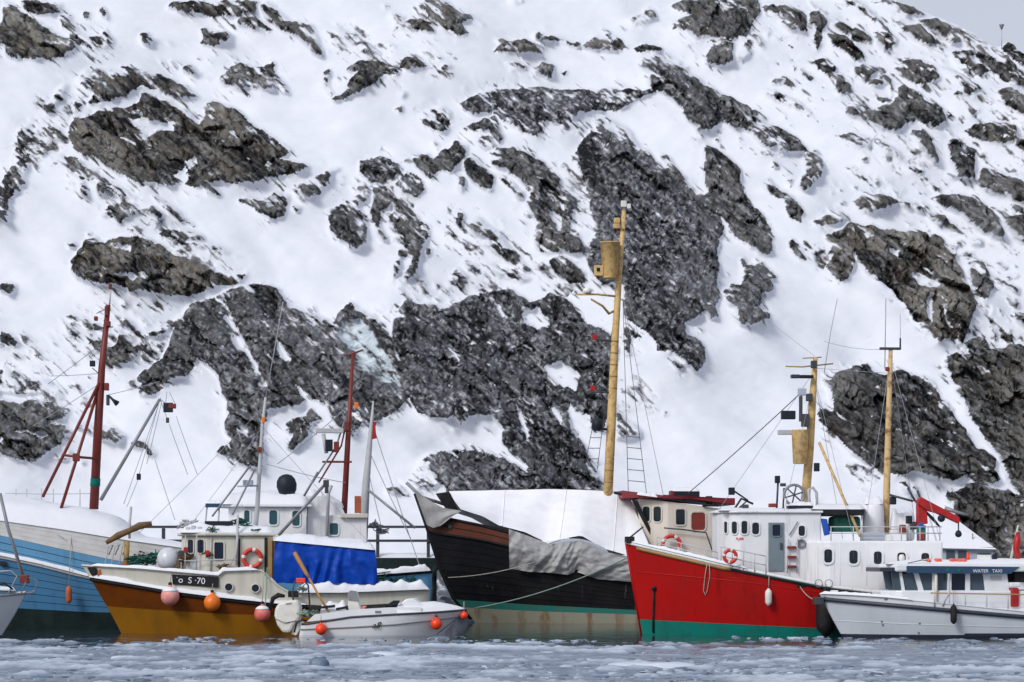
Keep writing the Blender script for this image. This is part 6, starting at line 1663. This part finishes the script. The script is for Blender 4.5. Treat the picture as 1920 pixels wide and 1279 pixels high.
snowcap("locker_snow", [b.at(1668, 992, -.6), b.at(1716, 992, -.6), b.at(1716, 992, .8), b.at(1668, 992, .8)], .55, e, 43)
pbox(b, "white_tank", 1668, 990, 1716, 1014, -.6, 1.2, "white_paint", e, .1)
for px, py, m_ in ((1706, 974, "hood_black"), (1714, 985, "dark_steel"), (1694, 991, "rust_red"), (1676, 938, "hood_black")): pbox(b, "deck_gear", px - 5, py - 7, px + 5, py + 8, -1.0, .3, m_, e, .03)
pbox(b, "liferaft_box", 1478, 948, 1525, 961, -1.3, .6, "hood_black", e); snowcap("raft_snow", [b.at(1478, 948, -1.3), b.at(1525, 948, -1.3), b.at(1525, 948, -.7), b.at(1478, 948, -.7)], .1, e, 44)
for px in (1473, 1528): ptube(b, "raft_bracket", [(px, 963, -1.3), (px, 935, -1.3)], .035, "white_paint")
# monkey-island gear: lamps, reels, searchlight
for pts, r_, m_ in (([(1372, 962, -.8), (1390, 935, -.8), (1412, 945, -.8)], .04, "black_rubber"), ([(1380, 958, -.6), (1402, 938, -.6), (1372, 918, -.6)], .035, "black_rubber"), ([(1456, 960, -.8), (1459, 900, -.8)], .035, "dark_steel"),
                    ([(1468, 960, -.8), (1470, 915, -.8)], .03, "dark_steel")): ptube(b, "gear_bar", pts, r_, m_)
pbox(b, "searchlight", 1367, 914, 1378, 928, -.7, .2, "hood_black", e); pbox(b, "lamp", 1454, 892, 1463, 906, -.9, .2, "hood_black", e); pbox(b, "lamp", 1464, 906, 1474, 912, -.9, .2, "dark_steel", e)
pbox(b, "red_box", 1443, 944, 1456, 951, -1.0, .3, "rust_red", e); pbox(b, "lamp", 1392, 946, 1404, 958, -1.1, .3, "dark_steel", e)
rc = b.at(1489, 928, -1.0)
rl = tube("hose_reel", [rc + Vector((.34 * math.cos(a), 0, .34 * math.sin(a))) for a in [k * math.pi / 10 for k in range(20)]], .05, "steel_grey", e, 7, True)
for a in (0.3, 1.35, 2.4): tube("reel_spoke", [rc + Vector((.34 * math.cos(a), 0, .34 * math.sin(a))), rc - Vector((.34 * math.cos(a), 0, .34 * math.sin(a)))], .025, "dark_steel", rl)
ptube(b, "vent_pipe", [(1518, 948, -1.0), (1516, 918, -1.0), (1524, 914, -1.0), (1531, 924, -1.0), (1532, 948, -1.0)], .05, "pale_grey")
# main mast
mm = ptube(b, "mast", [(1509, 950, 0), (1518, 840, 0), (1524, 740, 0), (1529, 670, 0)], [.16, .15, .125, .08], "mast_yellow", n=12)
n0, n1_ = b.at(1500, 870, -.35), b.at(1497, 806, -.35); hh = n1_.z - n0.z
mk("crows_nest", *lathegeo([(.20, 0), (.24, .02), (.29, hh - .04), (.31, hh), (.26, hh), (.2, .1), (.01, .1)], 22), "mast_yellow", mm, True, loc=n0)
for x0_, y0_, x1_, y1_, m_ in ((1484, 702, 1500, 709, "navy_dark"), (1500, 703, 1526, 709, "black_rubber"), (1466, 770, 1492, 786, "hood_black"), (1498, 728, 1512, 741, "wall_bluegrey"), (1513, 738, 1524, 752, "dark_steel"),
                               (1500, 742, 1505, 790, "dark_steel"), (1504, 776, 1518, 800, "dark_steel"), (1460, 806, 1490, 815, "pale_grey"), (1522, 676, 1532, 690, "dark_steel")):
    pbox(b, "mast_fitting", x0_, y0_, x1_, y1_, -.4, .25, m_, mm)
ptube(b, "yard", [(1473, 687, -.1), (1505, 688, 0), (1562, 682, .1)], .025, "wood_rail", mm); ptube(b, "yard", [(1505, 672, -.1), (1540, 670, 0)], .02, "wood_rail", mm)
ptube(b, "whip_aerial", [(1545, 700, .2), (1558, 620, .2), (1570, 560, .2)], .012, "wire_pale", mm)
ptube(b, "derrick_boom", [(1536, 830, -.3), (1560, 885, -.8), (1613, 1006, -1.7)], .05, "mast_yellow")
pbox(b, "block", 1527, 868, 1537, 884, -.4, .15, "hood_black", e)
pline(b, "stay", (1500, 738, 0), (1290, 925, .5), .05, .018, "wire"); pline(b, "stay", (1528, 668, 0), (1440, 600, 6), .02, .008, "wire_pale"); pline(b, "stay", (1545, 640, 1), (1660, 655, .5), .1, .008, "wire_pale")
for a, c in (((1524, 700, 0), (1345, 960, 1.6)), ((1526, 690, 0), (1668, 700, -.3)), ((1526, 700, 0), (1600, 1010, -2.0)), ((1526, 700, 0), (1580, 1010, 2.0)), ((1524, 720, 0), (1470, 958, -1.6)), ((1669, 665, -.3), (1762, 1010, -2.0)), ((1669, 665, -.3), (1720, 1010, 1.8)), ((1668, 680, -.3), (1620, 1000, -2.0))):
    pline(b, "stay", a, c, .01, .008, "wire_pale")
# second mast
m2 = ptube(b, "after_mast", [(1660, 1002, -.3), (1662, 940, -.3), (1666, 780, -.3), (1670, 655, -.3)], [.13, .125, .10, .07], "mast_worn", n=12)
pbox(b, "crosstree", 1650, 651, 1690, 656, -.4, .15, "dark_steel", m2); ptube(b, "aerial", [(1688, 652, -.3), (1688, 634, -.3)], .03, "dark_steel", m2)
ptube(b, "whip_aerial", [(1659, 690, -.3), (1661, 560, -.3)], .016, "wire_pale", m2); ptube(b, "whip_aerial", [(1688, 640, -.3), (1688, 590, -.3)], .01, "wire_pale", m2); pbox(b, "lamp", 1661, 688, 1668, 696, -.4, .12, "rust_red", m2)
# crane
cr = pprism(b, "crane_post", [(1721, 985), (1721, 945), (1728, 938), (1738, 950), (1740, 982)], -1.3, .35, "crane_red", e, .03)
pbox(b, "crane_base", 1722, 985, 1736, 1014, -1.25, .3, "teal_old", e); pbox(b, "valve_block", 1724, 980, 1732, 990, -1.36, .1, "blue_cloth", cr); pbox(b, "lamp", 1723, 998, 1733, 1012, -1.36, .1, "crane_red", cr)
for pts, w_ in (([(1718, 942), (1726, 931), (1762, 950), (1800, 970), (1799, 982), (1756, 962), (1740, 958)], .3), ): pprism(b, "crane_jib", pts, -1.45, w_, "crane_red", e, .03)
ptube(b, "jib_ram", [(1734, 958, -1.2), (1748, 972, -1.2), (1762, 988, -1.2)], [.035, .06, .03], "black_rubber", cr); ptube(b, "jib_extension", [(1772, 953, -1.2), (1795, 961, -1.2), (1815, 966, -1.2)], [.08, .06, .04], "steel_grey", cr)
ptube(b, "sheave", [(1765, 972, -1.55), (1765, 972, -1.35)], .13, "hood_black", cr, 14)
pline(b, "hoist_chain", (1797, 978, -1.3), (1797, 998, -1.3), 0, .025, "dark_steel", cr)
mk("hook_weight", *lathegeo([(.03, -.12), (.1, -.08), (.12, 0), (.08, .09), (.03, .12)], 12), "hood_black", cr, True, loc=b.at(1797, 1001, -1.3))
for a, c in (((1668, 928), (1712, 940)), ((1702, 915), (1716, 940)), ((1720, 920), (1726, 936))): ptube(b, "hydraulic_hose", [(*a, -1.0), (*c, -1.1)], .04, "dark_steel", cr)
# anchor slot, loops and lines on the side
tq = lambda px: max(0, min(1, (b.at(px, 1100, -2).x - H.X(0, 1.5)) / (H.X(1, 1.5) - H.X(0, 1.5))))
def on(px, py, out=.03):
    y_ = -1.0
    for _ in range(5):
        v = b.at(px, py, y_); t = max(0, min(1, (v.x - H.X(0, v.z)) / (H.X(1, v.z) - H.X(0, v.z)))); y_ = -H.half(t, v.z) - out
    return b.at(px, py, y_)
tube("bow_chain", [on(1226, 1102), on(1226, 1130), on(1225, 1160), on(1225, 1186)], .04, "bottom_dark", e, 6); tube("chain_end", [on(1226, 1100, .05), on(1226, 1106, .05)], .08, "bottom_dark", e, 8)
tube("rope_loop", [on(1330, 1056, .06), on(1331, 1080), on(1326, 1108), on(1323, 1116), on(1319, 1108), on(1322, 1080), on(1326, 1056, .06)], .016, "rope", e, 5)
pbox(b, "freeing_port", 1494, 1096, 1510, 1101, on(1500, 1098).y, .08, "bottom_dark", e)
for i, px in enumerate((1535, 1554)): tube("rail_ring", [on(px + 7 * math.cos(a), 1094 + 7 * math.sin(a), .08) for a in [k * math.pi / 6 for k in range(12)]], .014, "steel_grey", e, 5, True)
v = on(1441, 1120, .17)
buoy("fender", "white sausage fender hanging on the red hull amidships", b.w(v), .115, "fender_white", None, .24, 'sausage', b.w(on(1442, 1080, .05)))
v = on(1548, 1150, .35)  # black sausage shape added in place of the shadow between the two hulls
buoy("fender", "dark shape standing for the shadow between red hull and white bow", b.w(v), .33, "black_rubber", None, .62, 'sausage', b.w(on(1545, 1104, .05)))
# mooring lines strung between the black cutter and the red trawler
def rope(label, a, c, s, r=.022, mat="rope_green", name="mooring_rope"):
    a, c = Vector(a), Vector(c)
    o = tube(name, [p - a for p in sag(a, c, s, 16)], r, mat, None, 6); o.location = a
    tag(o, label, "rope"); return o
rope("pale green rope sagging from red bow along the black hull", W(1188, 1040, 98.5), W(890, 1140, 112.3), .25)
rope("worn white rope looped across the black cutter's bow planking", W(840, 1083, 114.6), W(1000, 1055, 112.4), .12, .018, "rope")
rope("thin slack line from the white bow up to red hull", b.w(on(1500, 1100, .05)), W(1532, 1124, 93.6), .12, .015, "rope")

# ------------------------------------------------------------------ white passenger boat on the right
b = Boat("passenger_boat", "white passenger boat with navy roof edge and big side windows", "boat", 1850, 93.3, 3)
e = b.e
rub = [(1540, 1122), (1570, 1126), (1660, 1134), (1760, 1143), (1860, 1152), (1920, 1157), (2300, 1170)]
H = Hull(b, [(1541, 1122), (1556, 1152), (1578, 1192), (1582, 1199)], [(2290, 1100), (2280, 1197)], rub, 1.9, se=.35, nd=2.4, nw=1.7, tuck=.1, flare=.3)
deckl = [(1540, 1114), (1600, 1116), (1660, 1120), (1760, 1130), (1860, 1140), (1920, 1146), (2300, 1158)]
H.band("bottom", -.6, .12, "navy_dark", rows=2); H.band("topsides", .12, rub, "gelcoat_dull", rows=5)
H.rail("chine", [(1578, 1165), (1700, 1170), (1920, 1176), (2300, 1182)], .012, "gelcoat_dull", out=.0); H.rail("rubbing_strake", rub, .07, "navy_dark", out=.03)
H.band("toe_rail", rub, deckl, "gelcoat", rows=2, out=-.03); H.deck("deck", deckl, "gelcoat", drop=.02)
H.band("boot_stripe", .06, .17, "navy_dark", rows=1, out=.015, t0=.30)
H.snow("rail_snow", deckl, .10, .08, .0, .2, out=-.05, seed=51)
for px, py in ((1655, 1171), (1653, 1165), (1724, 1168), (1722, 1186)):
    y_ = -1.2
    for _ in range(4):
        v = b.at(px, py, y_); t = max(0, min(1, (v.x - H.X(0, v.z)) / (H.X(1, v.z) - H.X(0, v.z)))); y_ = -H.half(t, v.z) - .01
    ptube(b, "skin_fitting", [(px, py, y_ + .03), (px, py, y_ - .01)], .035, "steel_grey", n=8)
ptube(b, "anchor_roller", [(1528, 1128, -.1), (1548, 1118, -.1), (1566, 1114, -.1)], .05, "steel_grey"); pbox(b, "windlass", 1560, 1107, 1572, 1116, -.25, .4, "lamp_white", e); pbox(b, "fairlead", 1528, 1120, 1545, 1134, -.25, .5, "dark_steel", e)
yc = -1.45; zd = b.at(1700, 1140, yc).z; zs = b.at(1700, 1107, yc).z; zr = b.at(1700, 1072, yc).z
xf, xr = b.at(1652, 1110, -.9).x, b.at(2200, 1110, yc).x; xs_ = b.at(1690, 1108, yc).x
prism("trunk_cabin", [(xf, -.8), (xf + .4, yc + .1), (xs_, yc), (xr, yc), (xr, -yc), (xs_, -yc), (xf, .8)], zd - .02, zs, "gelcoat", e, .06)
prism("trunk_cabin", [(b.at(1775, 1110, yc).x, yc + .01), (xr, yc + .01), (xr, -yc - .01), (b.at(1775, 1110, yc).x, -yc - .01)], zd - .5, zd + .0, "gelcoat", e, .02)
prism("coach_roof", [(b.at(1638, 1115, 0).x, -.6), (xf + .3, -1.1), (xf + .3, 1.1), (b.at(1638, 1115, 0).x, .6)], zd, zs - .18, "gelcoat", e, .08)
# glasshouse: pillars, raked screens and panes between sill and roof
yg_ = yc + .12
def pane(name, pts, mat="glass_blue", yl=None): return pprism(b, name, pts, yg_ + .06 if yl is None else yl, .03, mat, e)
pane("side_window", [(1690, 1076), (1712, 1076), (1722, 1107), (1696, 1107)]); pane("side_window", [(1722, 1076), (1748, 1076), (1748, 1107), (1732, 1107)])
pane("side_window", [(1756, 1076), (1776, 1076), (1776, 1107), (1756, 1107)]); pane("side_window", [(1784, 1076), (1810, 1076), (1810, 1107), (1784, 1107)], "glass_navy")
pane("side_window", [(1819, 1076), (1843, 1076), (1847, 1107), (1819, 1107)])
for x0_ in (1655, 1671): pane("windscreen", [(x0_, 1072), (x0_ + 15, 1072), (x0_ + 19, 1104), (x0_ + 6, 1105)], "glass_blue", -1.0 if x0_ < 1660 else -1.25)
mk("interior", *boxgeo(b.at(1694, 0, yc).x, b.at(1848, 0, yc).x, yg_ + .2, 1.2, zs, zr), "navy_dark", e)
for pts in ([(1686, 1074), (1691, 1074), (1697, 1107), (1691, 1107)], [(1713, 1074), (1722, 1074), (1732, 1107), (1722, 1107)]): pprism(b, "pillar", pts, yg_, .12, "gelcoat", e)
for x0_, x1_ in ((1748, 1756), (1776, 1784), (1810, 1819)): pprism(b, "pillar", [(x0_, 1074), (x1_, 1074), (x1_, 1107), (x0_, 1107)], yg_, .12, "gelcoat", e)
pprism(b, "pillar", [(1843, 1074), (1888, 1074), (1893, 1107), (1847, 1107)], yg_ - .02, 2.6, "gelcoat", e, .02)
pbox(b, "name_board", 1857, 1080, 1878, 1088, yg_ - .04, .02, "pale_grey", e, 0)
xa2, xb3 = b.at(1651, 1070, yc).x, b.at(2230, 1070, yc).x
prism("roof", [(xa2, -1.0), (xa2 + .5, yc - .1), (xb3, yc - .1), (xb3, -yc + .1), (xa2 + .5, -yc + .1), (xa2, 1.0)], zr + .0, b.at(1700, 1058, yc).z, "gelcoat", e, .05)
fas = pprism(b, "roof_edge", [(1700, 1061), (1912, 1063), (1895, 1076), (1700, 1075)], yc - .14, .04, "navy", e)
fx = b.at(1824, 1073.6, yc - .145)
lettering("WATER", fas, fx, .15, "lettering_white"); lettering("TAXI", fas, b.at(1860, 1073.6, yc - .145), .15, "lettering_white")
for px in (1776, 1798): pbox(b, "nav_mark", px - 2, 1066, px + 3, 1072, yc - .16, .02, "teal", fas, 0)
pbox(b, "visor", 1650, 1064, 1700, 1072, yc - .05, 2.6, "navy_dark", e)
snowcap("roof_snow", [b.at(1660, 1058, yc), b.at(2200, 1058, yc), b.at(2200, 1058, 1.4), b.at(1660, 1058, 1.4)], .16, e, 52, 40, 8)
for px, w_ in ((1742, 8), (1760, 12), (1786, 10), (1798, 14), (1808, 10)): pbox(b, "roof_kit", px - w_ / 2, 1047, px + w_ / 2, 1057, yc + .2, .3, "orange_kit", e, .05)
ptube(b, "orange_lamp", [(1815, 1056, -1), (1815, 1036, -1)], [.07, .04], "orange_buoy"); ptube(b, "searchlight_arm", [(1690, 1058, -.8), (1696, 1052, -.8)], .04, "dark_steel"); mk("searchlight", *lathegeo([(.05, -.08), (.12, -.05), (.13, .06), (.08, .1)], 14, 'X'), "lamp_white", e, True, loc=b.at(1690, 1047, -.9))
ptube(b, "roof_rail", [(1702, 1056, yc), (1730, 1050, yc), (1745, 1054, yc)], .015, "dark_steel"); pbox(b, "roof_unit", 1838, 1040, 1858, 1053, -.9, .5, "lamp_white", e); pbox(b, "roof_vent", 1838, 1036, 1858, 1040, -.92, .5, "dark_steel", e); pbox(b, "lamp", 1862, 1040, 1870, 1052, -.9, .2, "hood_black", e)
for px in (1752, 1780, 1810, 1850, 1890): ptube(b, "stanchion", [(px, 1138 + (px - 1750) * .05, -1.8), (px, 1112, -1.8)], .02, "pale_grey")
ptube(b, "hand_rail", [(1745, 1112, -1.8), (1920, 1115, -1.8), (2100, 1118, -1.8)], .022, "wood_rail"); ptube(b, "boarding_brace", [(1767, 1136, -1.82), (1780, 1112, -1.82), (1779, 1076, -1.6)], .03, "pale_grey"); ptube(b, "door_post", [(1755, 1136, -1.5), (1755, 1078, -1.5)], .05, "cream_warm")
pbox(b, "vent_grille", 1658, 1121, 1669, 1125, yc - .01 + .1, .05, "steel_grey", e); pbox(b, "red_canister", 1896, 1102, 1911, 1138, -1.55, .4, "crane_red", e, .05); pbox(b, "canister_lid", 1894, 1092, 1914, 1101, -1.6, .5, "gelcoat", e, .04)
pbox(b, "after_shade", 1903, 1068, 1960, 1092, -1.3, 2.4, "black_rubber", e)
v = b.at(1788, 1152, -2.05); buoy("fender", "black sausage fender on the white passenger boat's side", b.w(v), .105, "black_rubber", None, .27, 'sausage', b.w(b.at(1787, 1114, -1.82)))
# furled red flag on its staff behind the roof
fl = empty("flag", b.w(b.at(1894, 1056, -.6))); tag(fl, "red flag furled on a pale staff at the right edge", "flag")
p0 = b.w(b.at(1894, 1056, -.6)); pt_ = b.w(b.at(1909, 985, -.6)); tube("staff", [Vector((0, 0, 0)), pt_ - p0], [.05, .03], "cream", fl, 8)
tube("cloth", [b.w(b.at(x, y, -.65)) - p0 for x, y in ((1909, 998), (1907, 1015), (1905, 1030), (1909, 1042), (1907, 1054))], [.06, .13, .11, .09, .08], "crane_red", fl, 9)

# ------------------------------------------------------------------ snow-roofed boathouse, beacon on the ridge
Yh = 128.0
bh = empty("boathouse", W(1815, 1060, Yh)); tag(bh, "low blue grey boathouse with steep snow covered roof by the rocks", "building")
P_ = lambda px, py, dy=0: W(px, py, Yh) - bh.location + Vector((0, dy, 0))
fa = [P_(1768, 1110), P_(1862, 1110), P_(1862, 1026), P_(1768, 1024)]
mk("wall", fa + [v + Vector((0, 5, 0)) for v in fa], [(0, 1, 2, 3), (4, 5, 6, 7), (0, 1, 5, 4), (1, 2, 6, 5), (3, 0, 4, 7)], "wall_bluegrey", bh)
rt = [P_(1760, 1028, -.3), P_(1870, 1030, -.3), P_(1862, 1022, 1.2), P_(1800, 962, 2.6), P_(1758, 958, 2.6)]
mk("roof", rt + [v + Vector((0, .5, -.15)) for v in rt], [(0, 1, 2, 3, 4), (5, 6, 7, 8, 9), (0, 1, 6, 5), (1, 2, 7, 6), (2, 3, 8, 7), (3, 4, 9, 8), (4, 0, 5, 9)], "snow", bh, bevel=.08)
for x0_, x1_ in ((1774, 1790), (1796, 1812)):
    wv = [P_(x0_, 1050, -.03), P_(x1_, 1050, -.03), P_(x1_, 1032, -.03), P_(x0_, 1032, -.03)]
    mk("window", wv + [v + Vector((0, .06, 0)) for v in wv], [(0, 1, 2, 3), (4, 5, 6, 7), (0, 1, 5, 4), (1, 2, 6, 5), (2, 3, 7, 6), (3, 0, 4, 7)], "glass_blue", bh)
mk("eave_board", *boxgeo(P_(1766, 0).x, P_(1866, 0).x, -.12, -.02, P_(0, 1030).z, P_(0, 1026).z), "dark_steel", bh)
tube("stove_pipe", [P_(1827, 1030, .5), P_(1827, 1000, .5)], .03, "steel_grey", bh)

rr_ = int(round((gy[0] - 80) / STEP)); cc_ = int(round((1878 - gx[0]) / STEP))
yR = float(Y0 + MS * Zr[0, cc_]) + 1.0
bc = W(1878, 84, yR); be = empty("beacon", bc); tag(be, "small beacon post standing on the ridge against the sky", "beacon")
hgt = W(1878, 46, yR).z - bc.z
tube("post", [Vector((0, 0, -.6)), Vector((0, 0, hgt * .8))], .05, "pale_grey", be, 8)
mk("cone_top", *shift(lathegeo([(.06, 0), (.27, hgt * .22), (.27, hgt * .26), (.02, hgt * .27)], 16), (0, 0, hgt * .74)), "steel_grey", be, True)
